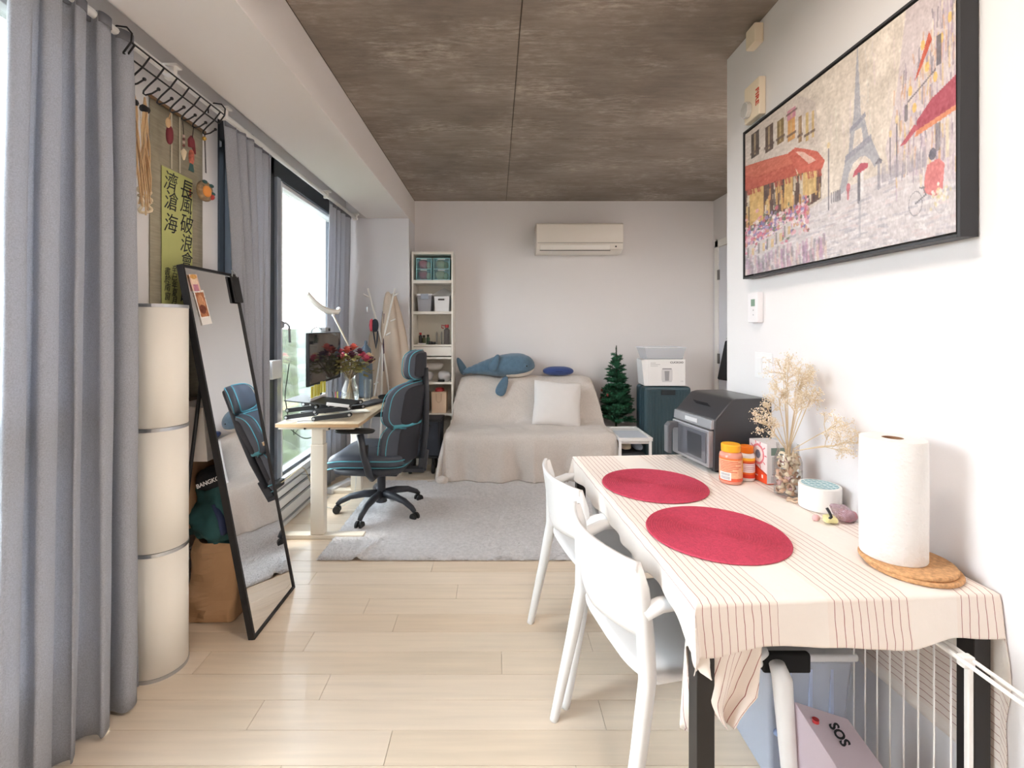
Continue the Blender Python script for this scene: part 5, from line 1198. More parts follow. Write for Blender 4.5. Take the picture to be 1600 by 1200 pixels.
# ================================================================ things on the table
pmm = mat('placemat_crimson', (196,66,92), .8, bump=.5, bscale=500, var=.12, vscale=120)
def placemat(lb, c):
    o = thing('placemat', lb, 'placemat', (c[0],c[1],TZ+.0035))
    pr_ = [(.0001,.003)]; n_ = 27
    for i in range(n_):
        r0 = .19*i/n_; r1 = .19*(i+1)/n_
        pr_ += [(r0+(r1-r0)*.15,.0025),(r0+(r1-r0)*.5,.0052),(r0+(r1-r0)*.85,.0025)]
    pr_ += [(.19,.0005),(.0001,.0005)]
    mk(G().lathe(pr_, n=96), 'woven_rings', pmm, o, smooth=True)
placemat('nearer round crimson woven placemat on the tablecloth', (.628,1.357))
placemat('farther round crimson woven placemat, closer to the air fryer', (.590,1.768))
corkm = mat('cork', (198,152,108), .85, bump=.5, bscale=160, var=.22, vscale=120)
for i,(x,y,z,lb) in enumerate([(1.015,1.158,TZ+.003,'lower round cork trivet under the paper towel roll'),(1.008,1.164,TZ+.0135,'upper round cork trivet directly under the paper towel roll')]):
    solo(G().lathe([(.0001,0),(.093,0),(.095,.003),(.095,.007),(.093,.010),(.0001,.010)],(x,y,z),64), 'cork_trivet', corkm, lb, 'trivet', group='cork trivets', smooth=False)
ro = thing('paper_towel_roll', 'thick white paper towel roll standing on cork trivets', 'paper towel', (.99,1.182,TZ+.024))
ptm = mat('paper_towel', (230,228,227), .95, bump=1.0, bscale=70)
mk(G().lathe([(.022,.292),(.022,0),(.066,0),(.0675,.003),(.068,.15),(.0675,.289),(.066,.292),(.022,.292)], n=80, caps=False), 'towel_sheets', ptm, ro, smooth=True)
md = ro.children[-1].modifiers.new('es','EDGE_SPLIT'); md.split_angle = rad(40)
mk(G().lathe([(.0195,.001),(.0218,.001),(.0218,.2915),(.0195,.2915),(.0195,.001)], n=32, caps=False), 'cardboard_core', mat('core_brown',(150,112,84),.9), ro, smooth=False)
g = G().box((.0672,-.004,.002),(.0694,.012,.290)); mk(g, 'loose_sheet_edge', ptm, ro)

# air fryer oven
af = thing('air_fryer', 'black and silver air fryer oven against the right wall', 'air fryer', (.816,2.175,TZ+.004), rad(-80))
# local x runs along the front towards the camera, local y goes back to the wall
afb = mat('fryer_black',(58,58,62),.35,coat=.2); afs = mat('fryer_silver',(176,178,184),.3,metal=.6)
FW, FD = .286, .27
def fbox(x0,x1,prof): return G().prism(prof, x1-x0, 'x', (x0,0,0))
body = [(.006,.012),(.012,.215),(.085,.292),(.11,.298),(FD-.02,.298),(FD,.28),(FD,.012)]
mk(fbox(0,FW,body), 'housing', afb, af, bevel=.006)
mk(G().box((.02,.03,0),(.05,.06,.013)).box((FW-.05,.03,0),(FW-.02,.06,.013)).box((.02,FD-.06,0),(.05,FD-.03,.013)).box((FW-.05,FD-.06,0),(FW-.02,FD-.03,.013)), 'feet', black_plastic, af)
mk(G().hexa([(.006,-.004,.176),(FW-.006,-.004,.176),(FW-.006,.012,.176),(.006,.012,.176),(.006,.000,.214),(FW-.006,.000,.214),(FW-.006,.016,.214),(.006,.016,.214)]), 'control_strip', afs, af, bevel=.002)
mk(G().box((.10,-.0055,.186),(.19,-.003,.204)), 'display', mat('display_grey',(206,208,212),.3), af, bevel=.001)
dw = mk(G().box((.008,-.012,.022),(FW-.008,.012,.172)), 'basket_drawer', afs, af, bevel=.005)
mk(G().box((.06,-.0165,.036),(FW-.022,-.0115,.160)), 'window_glass', mat('smoked_window',(96,98,106),.08,coat=.6), dw, bevel=.003)
mk(G().box((.135,-.0175,.05),(.235,-.0163,.145)), 'inner_basket_view', mat('basket_dark',(62,64,70),.3), dw, bevel=.004)
mk(G().prism([(-.012,.166),(-.050,.166),(-.064,.152),(-.064,.030),(-.046,.026),(-.044,.130),(-.036,.142),(-.012,.142)], .034, 'x', (.030,0,0)), 'handle', mat('handle_grey',(92,94,100),.35), dw, bevel=.004)
mk(G().box((.034,-.0665,.034),(.060,-.0638,.150)), 'handle_face', mat('handle_light',(150,152,158),.3,metal=.5), dw, bevel=.001)
mk(G().obox((.15,.048,.256),(.10,.002,.04),(rad(46),0,0)), 'top_vent_panel', mat('fryer_gloss',(40,40,44),.15,coat=.5), af)

def bottle2(lb, c, r, h, bm, capm, lm, lz, cv_, a0=0):
    o = thing('pill_bottle', lb, 'bottle', (c[0],c[1],TZ+.004))
    mk(G().lathe([(.0001,0),(r*.92,0),(r,.006),(r,h*.70),(r*.93,h*.77),(r*.74,h*.80),(r*.74,h*.82)], n=36), 'bottle_body', bm, o, smooth=True)
    mk(G().lathe([(r*.80,h*.805),(r*.84,h*.82),(r*.84,h*.98),(r*.79,h),(.0001,h)], n=36), 'cap', capm, o, smooth=False)
    mk(cv_.sheet(lambda u,v: ((r+.0006)*math.cos(a0+u*PI*1.25-PI*1.12), (r+.0006)*math.sin(a0+u*PI*1.25-PI*1.12), lz[1]+(lz[0]-lz[1])*v)), 'label', lm, o, smooth=True)
    return o
lm_ = paintmat('print'); 
cv = Cv(90,70,(240,176,140)); cv.rect(0,0,1,.08,(236,120,60)); cv.rect(.68,0,1,1,(246,150,40)); cv.poly([(.66,.0),(.8,.0),(.74,.5),(.62,.6)],(250,190,60)); cv.rect(0,.86,1,1,(232,96,64))
for i in range(7): cv.rect(.08,.15+.07*i,.08+[.42,.5,.36,.5,.44,.3,.4][i],.175+.07*i,(214,84,60))
cv.rect(.08,.62,.34,.95,(248,244,240)); 
for i in range(9): cv.rect(.1,.66+.03*i,.32,.66+.03*i+.014,(90,90,110))
cv.ell(.9,.2,.06,.08,(130,170,90)); cv.ell(.86,.85,.07,.09,(150,180,90)); cv.mottle(5,3,3)
bottle2('larger gummy vitamin bottle with yellow cap before the air fryer', (.892,1.80), .0405, .146, mat('gummy_body',(222,150,130),.25,coat=.4), mat('cap_yellow',(246,176,40),.4), lm_, (.012,.098), cv, rad(10))
cv = Cv(80,60,(238,120,40)); cv.rect(0,0,1,.14,(252,196,60)); cv.rect(.2,.26,.8,.72,(240,232,238)); cv.rect(.2,.22,.8,.28,(206,70,60)); cv.rect(0,.80,1,1,(226,72,40)); 
for i in range(4): cv.rect(.28,.34+.09*i,.7,.37+.09*i,(200,150,170))
bottle2('smaller white pill bottle with orange cap behind the gummies', (.968,1.832), .030, .130, white_plastic, mat('cap_orange',(240,128,30),.4), lm_, (.012,.088), cv, rad(8))
# orange and grey sachet box
sb = thing('sachet_box', 'grey and orange supplement box beside the pill bottles', 'box', (1.05,1.84,TZ+.004))
A = Vector((1.012,1.768,0)); Bq = Vector((1.000,1.868,0)); C_ = Vector((1.092,1.776,0)); D_ = C_+(Bq-A); hB = .150; zB = TZ+.004
mk(G().hexa([A+Vector((0,0,zB)),C_+Vector((0,0,zB)),D_+Vector((0,0,zB)),Bq+Vector((0,0,zB)),A+Vector((0,0,zB+hB)),C_+Vector((0,0,zB+hB)),D_+Vector((0,0,zB+hB)),Bq+Vector((0,0,zB+hB))]), 'carton', mat('box_pale_grey',(222,216,216),.5), sb, world=True)
cv = Cv(50,70,(226,220,222)); cv.poly([(0,.55),(1,.78),(1,1),(0,1)],(228,84,44)); cv.poly([(0,.52),(1,.75),(1,.79),(0,.56)],(190,60,40)); cv.ell(.5,.32,.34,.26,(214,120,130)); cv.ell(.5,.32,.27,.20,(236,226,228)); cv.ell(.5,.32,.14,.11,(110,120,140))
for i in range(10): a = 2*PI*i/10; cv.line(.5+.36*math.cos(a),.32+.27*math.sin(a),.5+.46*math.cos(a),.32+.34*math.sin(a),.02,(200,90,110))
cv.rect(.2,.84,.5,.87,(250,230,220)); cv.rect(.7,.80,.78,.88,(250,240,235))
mk(cv.sheet(lambda u,v: Bq+(A-Bq)*u+Vector((-.0006,0,zB+hB*(1-v)))), 'front_print', lm_, sb, world=True)
cv = Cv(40,70,(224,220,220)); cv.rect(.2,.1,.9,.28,(110,130,122)); 
for i in range(16): cv.rect(.25,.33+.028*i,.9,.345+.028*i,(150,150,150))
cv.rect(.2,.80,.95,.96,(190,186,186)); cv.rect(0,.97,1,1,(228,84,44))
mk(cv.sheet(lambda u,v: A+(C_-A)*u+Vector((0,-.0006,zB+hB*(1-v)))), 'side_print', lm_, sb, world=True)

# glass jar of shavings and dried gypsophila
jr = thing('glass_jar', 'clear glass jar filled with dried petals on the tablecloth', 'jar', (1.02,1.655,TZ+.004))
mk(G().lathe([(.0001,.001),(.038,.001),(.043,.006),(.044,.12),(.036,.145),(.033,.155),(.036,.180)], n=32, caps=False), 'jar_glass', vase_glass, jr, smooth=True)
ptl = [letlight(mat('petal_ivory',(246,234,214),.8),.4),letlight(mat('petal_peach',(236,202,172),.8),.4),mat('petal_mauve',(196,160,156),.8)]
rr = random.Random(8)
for k in range(80):
    a = rr.uniform(0,6.28); r_ = .030*math.sqrt(rr.random()); r_ = max(r_, .018 if k%2 else 0); z = rr.uniform(.012,.138); c = Vector((r_*math.cos(a),r_*math.sin(a),z))
    ax = Euler((rr.uniform(0,6),rr.uniform(0,6),rr.uniform(0,6))).to_matrix(); rr1 = rr.uniform(.009,.015)
    def pf2(u,v): t = u*4.4; q = ax @ Vector((rr1*math.cos(t),rr1*math.sin(t),(v-.5)*.013)); p = c+q; l = math.hypot(p.x,p.y); 
    def pf3(u,v):
        t = u*4.4; q = ax @ Vector((rr1*math.cos(t),rr1*math.sin(t),(v-.5)*.013)); p = c+q; l = math.hypot(p.x,p.y)
        if l > .0395: p.x *= .0395/l; p.y *= .0395/l
        p.z = max(.006, p.z); return p
    mk(G().grid(pf3, 7, 1), 'dried_petal', ptl[[0,1,0,0,1,0,2][k%7]], jr, smooth=True, thick=.0008)
gy = thing('dried_gypsophila', 'spray of dried beige gypsophila standing in the glass jar', 'flowers', (1.02,1.655,TZ+.01))
gs = G(); gf = G(); gf2 = G(); base = Vector((1.02,1.655,TZ+.10)); rr = random.Random(21)
def blossom(p):
    g_ = gf if rr.random() < .62 else gf2; r_ = rr.uniform(.0013,.0029); b = len(g_.v)
    if p.x > XR-.004: return
    g_.v += [p+Vector((r_,0,0)),p+Vector((0,r_,0)),p+Vector((-r_,0,0)),p+Vector((0,-r_,0)),p+Vector((0,0,r_)),p+Vector((0,0,-r_))]
    g_.f += [(b+i,b+(i+1)%4,b+4) for i in range(4)]+[(b+(i+1)%4,b+i,b+5) for i in range(4)]
def grow(p, d, L, dep):
    q = p+d*L*.5+Vector((rr.gauss(0,.03),rr.gauss(0,.03),rr.gauss(0,.02)))*L; e = p+d*L
    e.x = min(e.x, XR-.008); q.x = min(q.x, XR-.008)
    gs.tube([p,q,e], [max(.0004,.0016*(.62**(3-dep)))]*3, 4, caps=False)
    if dep == 0:
        for _ in range(3): blossom(e+Vector((rr.gauss(0,.006),rr.gauss(0,.006),rr.gauss(0,.006))))
        return
    for _ in range({3:5,2:4,1:4}[dep]):
        t = rr.uniform(.45,1.0); d2 = (d+Vector((rr.gauss(0,.5),rr.gauss(0,.5),rr.gauss(0,.45)+.08))).normalized(); grow(p+(e-p)*t, d2, L*rr.uniform(.42,.62), dep-1)
def spray(target, L1=.62, dd=3):
    tgt = Vector(target); st0 = base+Vector((rr.uniform(-.012,.012),rr.uniform(-.012,.012),-.06)); mid = base+(tgt-base)*.10+Vector((0,0,.05)); mid2 = base+(tgt-base)*.5+Vector((0,0,.03))
    gs.tube([st0,mid,mid2],[.0018,.0017,.0014],5)
    grow(mid2, (tgt-mid2).normalized(), (tgt-mid2).length*.62, dd)
for tg in [(.985,1.60,1.24),(1.01,1.66,1.27),(1.05,1.62,1.20),(1.04,1.58,1.14),(1.09,1.60,1.16),(1.085,1.68,1.22),(1.0,1.56,1.10),(1.03,1.70,1.18),(.96,1.62,1.14)]: spray(tg)
for tg in [(.885,1.60,1.05),(.90,1.57,1.02),(.93,1.66,1.10)]: spray(tg)
for tg in [(1.09,1.42,1.00),(1.08,1.45,1.06),(1.07,1.44,.985)]: spray(tg)
mk(gs, 'stems', mat('dry_stem',(210,190,158),.8), gy, world=True, kind='stuff')
mk(gf, 'blossoms', mat('dry_blossom',(224,208,182),.85), gy, world=True, kind='stuff')
mk(gf2, 'pale_blossoms', mat('dry_blossom_pale',(238,228,214),.85), gy, world=True, kind='stuff')
pts = [(1.005+.018*math.cos(2*PI*i/24),1.60+.015*math.sin(2*PI*i/24),TZ+.008+.003*math.sin(i)) for i in range(25)]
solo(G().tube(pts,.0035,6,caps=False), 'twine_ring', mat('twine',(208,184,160),.8), 'small beige twine ring lying beside the glass jar', 'ring', smooth=True)
# round white tin with patterned lid
tn = thing('round_tin', 'round white tub with teal patterned lid sticker', 'tub', (1.058,1.548,TZ+.003))
mk(G().lathe([(.0001,0),(.058,0),(.060,.003),(.060,.072),(.0585,.075),(.0001,.075)], n=56), 'tub_body', white_gloss, tn, smooth=False)
cv = Cv(70,70,(206,222,226))
for i in range(5):
    for j in range(6): cv.rect(.04+.19*i,.03+.165*j,.04+.19*i+.15,.03+.165*j+.11,(112,160,172)); cv.rect(.06+.19*i,.06+.165*j,.04+.19*i+.12,.075+.165*j,(190,214,220))
g = cv.sheet(lambda u,v: (.0525*(2*u-1)*math.sqrt(1-.5*(2*v-1)**2), .0525*(1-2*v)*math.sqrt(1-.5*(2*u-1)**2), .0756))
mk(g, 'lid_sticker', lm_, tn)
text('SEA SALT', 'lettering', mat('print_pale',(176,176,182),.6), tn, (-.0345,-.0500,.02), (PI/2,0,rad(-34)), .007, .0002, 'CENTER', 1) if False else None
# crumpled snack packets
pk = thing('snack_packet', 'small crumpled clear and mauve packet beside the tub', 'packet', (1.035,1.44,TZ+.003))
def crumple(c, a, seed, rot=(0,0,0)): return G().sup((0,0,0), a, .9, .8, 18, 12, lambda p: p*(1+.5*noise.noise(p*45+Vector((seed,0,0))))).xf(Matrix.Translation(c) @ Euler(rot).to_matrix().to_4x4())
mk(crumple((1.055,1.438,TZ+.028),(.034,.026,.022),3,(0,.3,.4)), 'clear_film', clearmat('snack_film',(.92,.88,.90),.2,.1,.35,(206,180,190)), pk, world=True)
mk(crumple((1.065,1.440,TZ+.020),(.022,.018,.016),9), 'mauve_sweets', mat('mauve',(170,120,130),.5), pk, world=True)
pk2 = thing('tea_packet', 'small yellow packet with black clip beside the white tub', 'packet', (1.0,1.42,TZ+.003))
mk(crumple((1.005,1.425,TZ+.014),(.026,.018,.010),5,(0,.1,.3)), 'yellow_wrapper', mat('wrapper_yellow',(226,218,160),.5), pk2, world=True)
mk(G().tube([(.995,1.425,TZ+.048),(.998,1.418,TZ+.038),(1.002,1.415,TZ+.025),(.992,1.412,TZ+.018)],.004,6), 'black_clip', black_plastic, pk2, world=True, smooth=True)
solo(crumple((.975,1.44,TZ+.012),(.010,.008,.009),15), 'pink_sweet', mat('pink_sweet',(214,170,170),.5), 'small pink wrapped sweet next to the yellow packet', 'sweet')

# ================================================================ below the table: tub, rack, carton
bt = thing('storage_tub', 'tall translucent storage tub with pale lid under the table', 'tub', (.93,1.5,0))
mk(G().hexa([(.80,1.38,.002),(1.0,1.38,.002),(1.0,1.68,.002),(.80,1.68,.002),(.775,1.35,.39),(1.02,1.35,.39),(1.02,1.70,.39),(.775,1.70,.39)]), 'tub_body', clearmat('bluish_tub',(.92,.95,.99),.1,.15,.5,(214,222,238)), bt, world=True, bevel=.012)
mk(G().box((.765,1.34,.39),(1.03,1.71,.412)), 'tub_lid', mat('tub_lid_white',(226,230,236),.45), bt, world=True, bevel=.008)
for x in (.84,.90,.96): mk(G().box((x-.004,1.352,.05),(x+.004,1.362,.37)), 'ridge', mat('ridge_blue',(186,200,228),.5), bt, world=True)
mk(G().tube([(.80,1.36,.18),(.86,1.345,.15),(.93,1.345,.16)],.008,6), 'carry_handle', mat('handle_blue',(140,160,200),.5), bt, world=True, smooth=True)
mk(G().box((.745,1.318,.376),(.878,1.3395,.430)), 'front_latch', mat('black_felt',(32,33,35),.9), bt, world=True, bevel=.006, label='black latch bar')
rk2 = thing('wire_rack', 'white folding wire drying rack standing along the wall', 'rack', (1.02,1.3,0))
wm = mat('white_wire',(236,234,232),.4)
for y in (1.02, 1.84): mk(G().box((1.012,y-.006,.0),(1.024,y+.006,.62)), 'post', wm, rk2, world=True, bevel=.003)
mk(G().tube([(1.018,1.02,.615),(1.018,1.84,.615)],.007,8), 'top_rail', wm, rk2, world=True, smooth=True); mk(G().tube([(1.018,1.02,.08),(1.018,1.84,.08)],.006,8), 'bottom_rail', wm, rk2, world=True, smooth=True)
for i in range(19): y = 1.06+.041*i; mk(G().tube([(1.018,y,.08),(1.018,y,.615)],.0022,6), 'wire', wm, rk2, world=True, smooth=True)
for dx in (0,.022): mk(G().tube([(1.0+dx,1.50,.632),(1.0+dx,.90,.625)],.0045,8), 'wing_rod', wm, rk2, world=True, smooth=True)
mk(G().tube([(1.0,.90,.625),(1.003,.885,.625),(1.019,.885,.625),(1.022,.90,.625)],.0045,8), 'wing_end', wm, rk2, world=True, smooth=True)
mk(G().box((1.000,1.012,.610),(1.026,1.030,.634)), 'hinge', wm, rk2, world=True, bevel=.003)
cb_ = thing('printed_carton', 'pale mauve printed carton flap under the near table edge', 'box', (.83,1.28,0))
mk(G().hexa([(.82,1.11,.0),(.95,1.11,.0),(.94,1.25,.0),(.80,1.25,.0),(.82,1.10,.275),(.95,1.10,.25),(.925,1.245,.312),(.79,1.255,.350)]), 'carton_body', mat('carton_mauve',(196,182,192),.6), cb_, world=True, bevel=.002)
text('SOS', 'lettering', black_plastic, cb_, (.862,1.19,.318), (rad(20),rad(15),rad(-90)), .030, .0006, 'CENTER', 1, world=True, bold=.001)
mk(G().cyl((.82,1.215,.328),(.82,1.215,.336),.008,n=16), 'red_badge', redp, cb_, world=True)

# ================================================================ right wall: painting, alarm, thermostat, switch
def painting():
    W_, H_ = 380, 250; c = Cv(W_,H_,(226,214,200)); rg = np.random.RandomState(9)
    c.a = c.a*(1-c.Y[...,None]*.12) + np.array([214,206,212])*c.Y[...,None]*.12; c.mottle(9,22,16); c.mottle(6,4,10)
    for k in range(70): x = rg.rand(); y = rg.rand()*.55; c.line(x,y,x+rg.randn()*.006,y+.08+.12*rg.rand(),.0022,(206+rg.randint(30),190+rg.randint(36),196+rg.randint(30)),.35)
    # wet street
    c.poly([(.30,.68),(.46,.66),(.62,.66),(.78,.70),(1,.76),(1,1),(0,1),(0,.80)],(216,210,216),.85)
    for k in range(420):
        x = rg.rand(); y = .68+.32*rg.rand()**.9; w_ = .01+.05*rg.rand(); col = [(232,228,232),(196,192,202),(240,236,236),(178,176,190),(222,204,206)][rg.randint(5)]; c.line(x,y,min(1,x+w_),y+rg.randn()*.004,.0024+.002*rg.rand(),col,.6)
    # left houses (positions are fractions of the canvas as seen along the wall)
    c.poly([(0,0),(.24,0),(.33,.12),(.36,.40),(.36,.68),(0,.80)],(216,204,194),.95)
    c.poly([(.24,0),(.33,.12),(.345,.36),(.30,.34)],(198,184,176),.6)
    for (x,y,w_,h,cc) in [(.03,.035,.035,.17,(74,62,58)),(.095,.06,.036,.17,(84,66,58)),(.150,.075,.032,.15,(126,102,60)),(.198,.06,.040,.06,(202,130,150)),(.200,.12,.034,.13,(216,156,88)),(.250,.14,.016,.15,(150,118,84)),(.283,.15,.014,.16,(208,176,110)),(.312,.16,.012,.15,(206,172,110))]:
        c.rect(x,y,x+w_,y+h,cc); c.rect(x+w_*.35,y+.01,x+w_*.55,y+h*.9,(206,182,130),.6); c.rect(x-.006,y+h-.045,x+w_+.006,y+h-.03,(84,64,60),.7)
    c.poly([(0,.37),(.22,.42),(.36,.47),(.355,.665),(.22,.70),(0,.72)],(88,64,56))
    for k in range(90): x = .35*rg.rand(); y = .40+.2*rg.rand(); c.line(x,y,x+rg.randn()*.003,y+.05+.07*rg.rand(),.0045,[(226,174,96),(238,208,140),(70,54,54),(214,148,84),(120,80,66),(232,220,196)][rg.randint(6)],.8)
    c.rect(.02,.40,.088,.66,(230,186,110),.9); c.rect(.185,.44,.225,.64,(234,190,112),.85); c.rect(.27,.48,.335,.62,(232,194,122),.85); c.mottle(5,3,5)
    c.poly([(0,.235),(.05,.285),(.22,.345),(.245,.475),(.05,.42),(0,.40)],(194,84,66)); c.poly([(.0,.225),(.20,.315),(.25,.40),(.05,.345),(0,.29)],(210,104,82)); c.poly([(.20,.315),(.235,.305),(.34,.40),(.375,.47),(.36,.51),(.25,.47)],(206,92,74)); c.poly([(.235,.33),(.27,.355),(.335,.445),(.30,.445)],(234,200,184),.85)
    for k in range(40): x = .36*rg.rand(); yb = .40+.30*x; c.line(x,yb,x+.004,yb+.035,.003,(170,66,52),.6)
    # flowers
    for k in range(700):
        x = .30*rg.rand()**1.1; y = .745-.10*x+.045*rg.randn(); cc = [(226,120,146),(206,96,116),(158,140,194),(126,118,176),(240,212,220),(232,168,182),(96,112,88),(248,240,240),(206,156,120)][rg.randint(9)]
        c.ell(x,y,.004+.005*rg.rand(),.007+.008*rg.rand(),cc,.85)
    for (x,y) in [(.025,.83),(.075,.82),(.115,.81),(.155,.79),(.195,.765)]: c.poly([(x-.018,y-.03),(x+.022,y-.04),(x+.018,y+.05),(x-.012,y+.06)],(216,208,206)); c.rect(x+.006,y-.01,x+.018,y+.04,(226,184,118),.7); c.rect(x-.014,y-.02,x-.006,y+.05,(104,96,100),.6)
    for k in range(150): x = .38*rg.rand(); y = .86+.12*rg.rand(); c.line(x,y,x+.003*rg.randn(),y+.05,.005,[(160,148,156),(206,146,170),(132,124,134),(226,196,178),(182,136,178)][rg.randint(5)],.45)
    # tower
    tw = (166,168,180); tk = (146,148,164)
    c.poly([(.524,.045),(.532,.045),(.545,.34),(.510,.34)],tw,.9); c.poly([(.510,.33),(.545,.33),(.562,.40),(.498,.40)],tw,.9); c.line(.528,.0,.528,.06,.0025,tw,.9)
    c.poly([(.492,.375),(.566,.335),(.568,.36),(.492,.40)],tk,.9); c.poly([(.496,.395),(.517,.39),(.505,.50),(.484,.51)],tw,.9); c.poly([(.544,.375),(.563,.365),(.584,.47),(.558,.48)],tw,.9)
    c.poly([(.472,.50),(.594,.455),(.597,.49),(.468,.535)],tk,.9); c.poly([(.470,.53),(.597,.485),(.640,.60),(.610,.62),(.590,.575),(.565,.545),(.540,.54),(.510,.555),(.487,.60),(.478,.67),(.438,.69)],tw,.88)
    for k in range(60): x = .48+.1*rg.rand(); y = .2+.42*rg.rand(); c.line(x,y,x+.01*rg.randn(),y+.02,.0015,(200,198,204),.35)
    # right houses and awnings
    c.poly([(.76,0),(1,0),(1,.80),(.90,.76),(.78,.72),(.68,.66),(.66,.56),(.71,.36)],(212,198,206),.75)
    for k in range(330):
        x = .70+.30*rg.rand(); y = .72*rg.rand(); cc = [(176,158,178),(228,190,120),(150,134,152),(236,218,184),(196,174,198),(214,160,124),(120,112,126),(234,228,228)][rg.randint(8)]
        if y < .30-(x-.70)*1.2: continue
        c.line(x,y,x+rg.randn()*.004,y+.03+.06*rg.rand(),.0035*(.4+x*.8),cc,.55)
    for (x,y) in [(.78,.36),(.80,.44),(.86,.30),(.90,.36),(.84,.20),(.93,.22),(.97,.16)]: c.ell(x,y,.010,.022,(240,194,96),.85)
    c.poly([(.87,.16),(.885,.20),(.82,.31),(.80,.33)],(206,84,60)); c.rect(.905,.20,.93,.32,(84,82,92),.8); c.line(.76,.42,.76,.47,.008,(100,96,104),.8); c.line(.77,.40,.90,.33,.003,(104,98,108),.8)
    c.poly([(1,.395),(1,.515),(.81,.545),(.81,.50),(.88,.44)],(176,70,88)); c.poly([(1,.51),(1,.53),(.80,.565),(.81,.54)],(226,140,100)); c.poly([(.73,.575),(.80,.51),(.82,.53),(.76,.575)],(190,84,98)); c.rect(.90,.55,.925,.66,(96,92,104),.6); c.rect(.95,.55,.965,.70,(236,222,180),.6)
    # lamps, walkers, cyclist
    for (x,y0,y1) in ((.392,.40,.74),(.715,.45,.70),(.685,.50,.68)): c.line(x,y0,x,y1,.0026,(112,110,120)); c.ell(x,y0,.007,.018,(230,206,160))
    for k in range(10): x = .405+.045*rg.rand(); c.line(x,.66,x,.71,.0028,(130,126,134),.8)
    c.ell(.485,.665,.010,.022,(198,110,120)); c.line(.485,.67,.485,.72,.005,(194,104,114),.8)
    c.poly([(.505,.625),(.515,.595),(.545,.57),(.578,.585),(.58,.605),(.545,.615)],(190,82,98)); c.line(.535,.62,.535,.755,.0065,(104,102,114),.9); c.line(.552,.62,.552,.74,.006,(236,232,234),.95); c.line(.54,.76,.54,.92,.006,(176,174,184),.7)
    c.poly([(.61,.605),(.63,.585),(.648,.60),(.642,.615)],(112,110,122)); c.line(.63,.61,.63,.72,.007,(146,144,156),.8)
    for k in range(60): x = .64+.22*rg.rand(); c.line(x,.62+.05*rg.rand(),x,.70,.004,(166,160,172),.4)
    c.ell(.887,.665,.018,.024,(104,102,118)); c.poly([(.862,.70),(.915,.69),(.945,.72),(.935,.82),(.90,.84),(.845,.81),(.85,.74)],(224,128,128)); c.ell(.90,.76,.026,.036,(206,106,110),.5)
    c.ring(.805,.845,.032,.050,.05,(140,138,146),.8); c.ring(.80,.955,.03,.035,.05,(204,200,208),.5); c.line(.805,.845,.855,.82,.0024,(130,128,136)); c.line(.855,.82,.84,.785,.0024,(130,128,136)); c.line(.825,.785,.85,.79,.0024,(130,128,136)); c.ring(.925,.865,.03,.045,.05,(164,162,170),.4)
    for k in range(50): c.ell(.93+.025*rg.randn(),.845+.02*rg.randn(),.006,.007,[(240,228,206),(228,212,164),(250,242,240)][rg.randint(3)],.7)
    c.a = c.a*.84+np.array([222,214,214])*.16; c.mottle(7,2,2); c.mottle(5,6,3); c.a = c.a*.90-4
    return c
pt = thing('painting', 'framed painting of a rainy tower boulevard on the right wall', 'painting', (1.11,1.6,1.55))
PY0, PY1, PZ0, PZ1 = 1.107, 2.082, 1.553, 2.197
mk(painting().sheet(lambda u,v: (1.0885, PY1-.014+(PY0-PY1+.028)*min(1,max(0,(2.075-803/(387+338*u))/.9675)), PZ1-.014+(PZ0-PZ1+.028)*v)), 'canvas', paintmat('canvas_paint',.55,.15), pt, world=True)
frm = mat('frame_charcoal',(52,52,56),.45)
for (a,b) in (((1.085,PY0,PZ0),(1.1285,PY0+.008,PZ1)),((1.085,PY1-.008,PZ0),(1.1285,PY1,PZ1)),((1.085,PY0+.008,PZ0),(1.1285,PY1-.008,PZ0+.008)),((1.085,PY0+.008,PZ1-.008),(1.1285,PY1-.008,PZ1))): mk(G().box(a,b), 'frame_side', frm, pt, world=True, bevel=.001)
mk(G().box((1.090,PY0+.014,PZ0+.014),(1.094,PY1-.014,PZ1-.014)), 'canvas_backing', mat('backing',(70,66,62),.8), pt, world=True)
fa = thing('fire_alarm', 'white fire alarm strobe with red lettering above the painting', 'alarm', (1.11,2.05,2.3))
mk(G().box((1.100,1.98,2.235),(1.1295,2.10,2.395)), 'alarm_body', mat('alarm_cream',(240,226,204),.45), fa, world=True, bevel=.005)
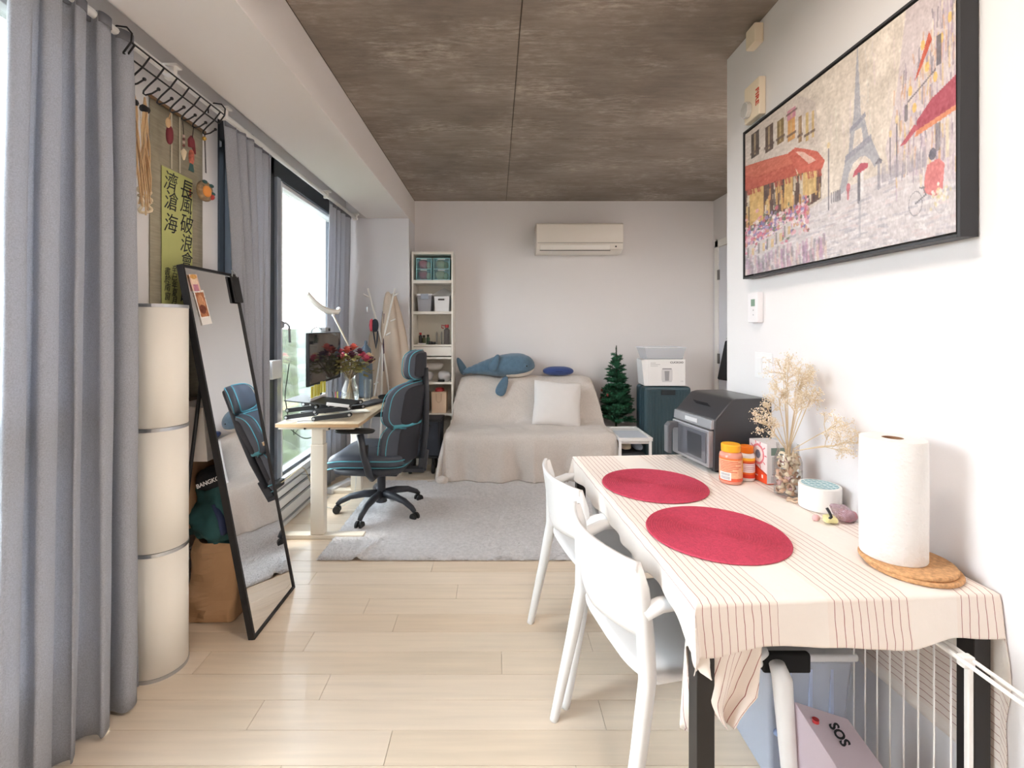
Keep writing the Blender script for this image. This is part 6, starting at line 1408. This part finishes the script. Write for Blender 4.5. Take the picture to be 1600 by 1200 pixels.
mk(G().prism([(2.06+.030*math.cos(PI/8+PI*k/4),2.285+.036*math.sin(PI/8+PI*k/4)) for k in range(8)], -.022, 'x', (1.10,0,0)), 'strobe_lens', mat('strobe_silver',(214,214,214),.15,metal=.25,coat=.6), fa, world=True, bevel=.004)
text('FIRE', 'fire_lettering', mat('fire_red',(206,70,50),.6), fa, (1.0995,1.995,2.315), (PI/2,PI/2,-PI/2), .036, .0004, 'CENTER', 1.1, world=True, bold=.0008)
o = thing('wall_sounder', 'small white sounder unit high on the wall above the alarm', 'alarm', (1.11,2.03,2.55))
mk(G().box((1.09,1.995,2.545),(1.1295,2.07,2.63)), 'sounder_body', mat('alarm_cream',(240,226,204),.45), o, world=True, bevel=.006)
th = thing('thermostat', 'white wall thermostat with small green screen', 'thermostat', (1.117,2.03,1.36))
mk(G().box((1.103,2.0,1.362),(1.1295,2.075,1.490)), 'thermostat_body', mat('thermostat_white',(234,232,236),.4), th, world=True, bevel=.003)
mk(G().box((1.1022,2.018,1.432),(1.103,2.048,1.462)), 'screen', mat('lcd_green',(130,156,140),.3), th, world=True)
for z in (1.415,1.395): mk(G().cyl((1.103,2.03,z),(1.1018,2.03,z),.003,n=10), 'button', mat('print_pale',(176,176,182),.6), th, world=True)
sw = thing('light_switch', 'white double light switch plate below the thermostat', 'switch', (1.127,1.99,1.1))
mk(G().box((1.1255,1.93,1.125),(1.1295,2.06,1.235)), 'switch_plate', white_plastic, sw, world=True, bevel=.0015)
for y in (1.95,2.002): mk(G().box((1.1215,y,1.148),(1.1258,y+.036,1.212)), 'rocker', white_plastic, sw, world=True, bevel=.0015)
# unseen ceiling lamp fittings; the last two are added for fill
for i,(x,y,z,p) in enumerate(UNSEEN_LAMPS):
    o = thing('unseen_ceiling_lamp', ['square white ceiling lamp above the viewpoint','added square fill lamp on the ceiling behind the viewpoint','added square fill lamp hidden on the alcove ceiling'][i], 'lamp', (x,y,H))
    mk(G().box((x-.20,y-.20,z),(x+.20,y+.20,H-.001)), 'lamp_housing', white_gloss, o, world=True, bevel=.01)
    mk(G().box((x-.18,y-.18,z-.012),(x+.18,y+.18,z-.001)), 'diffuser', mat('lamp_diffuser',(255,232,206),.5,emit=4), o, world=True, bevel=.004)
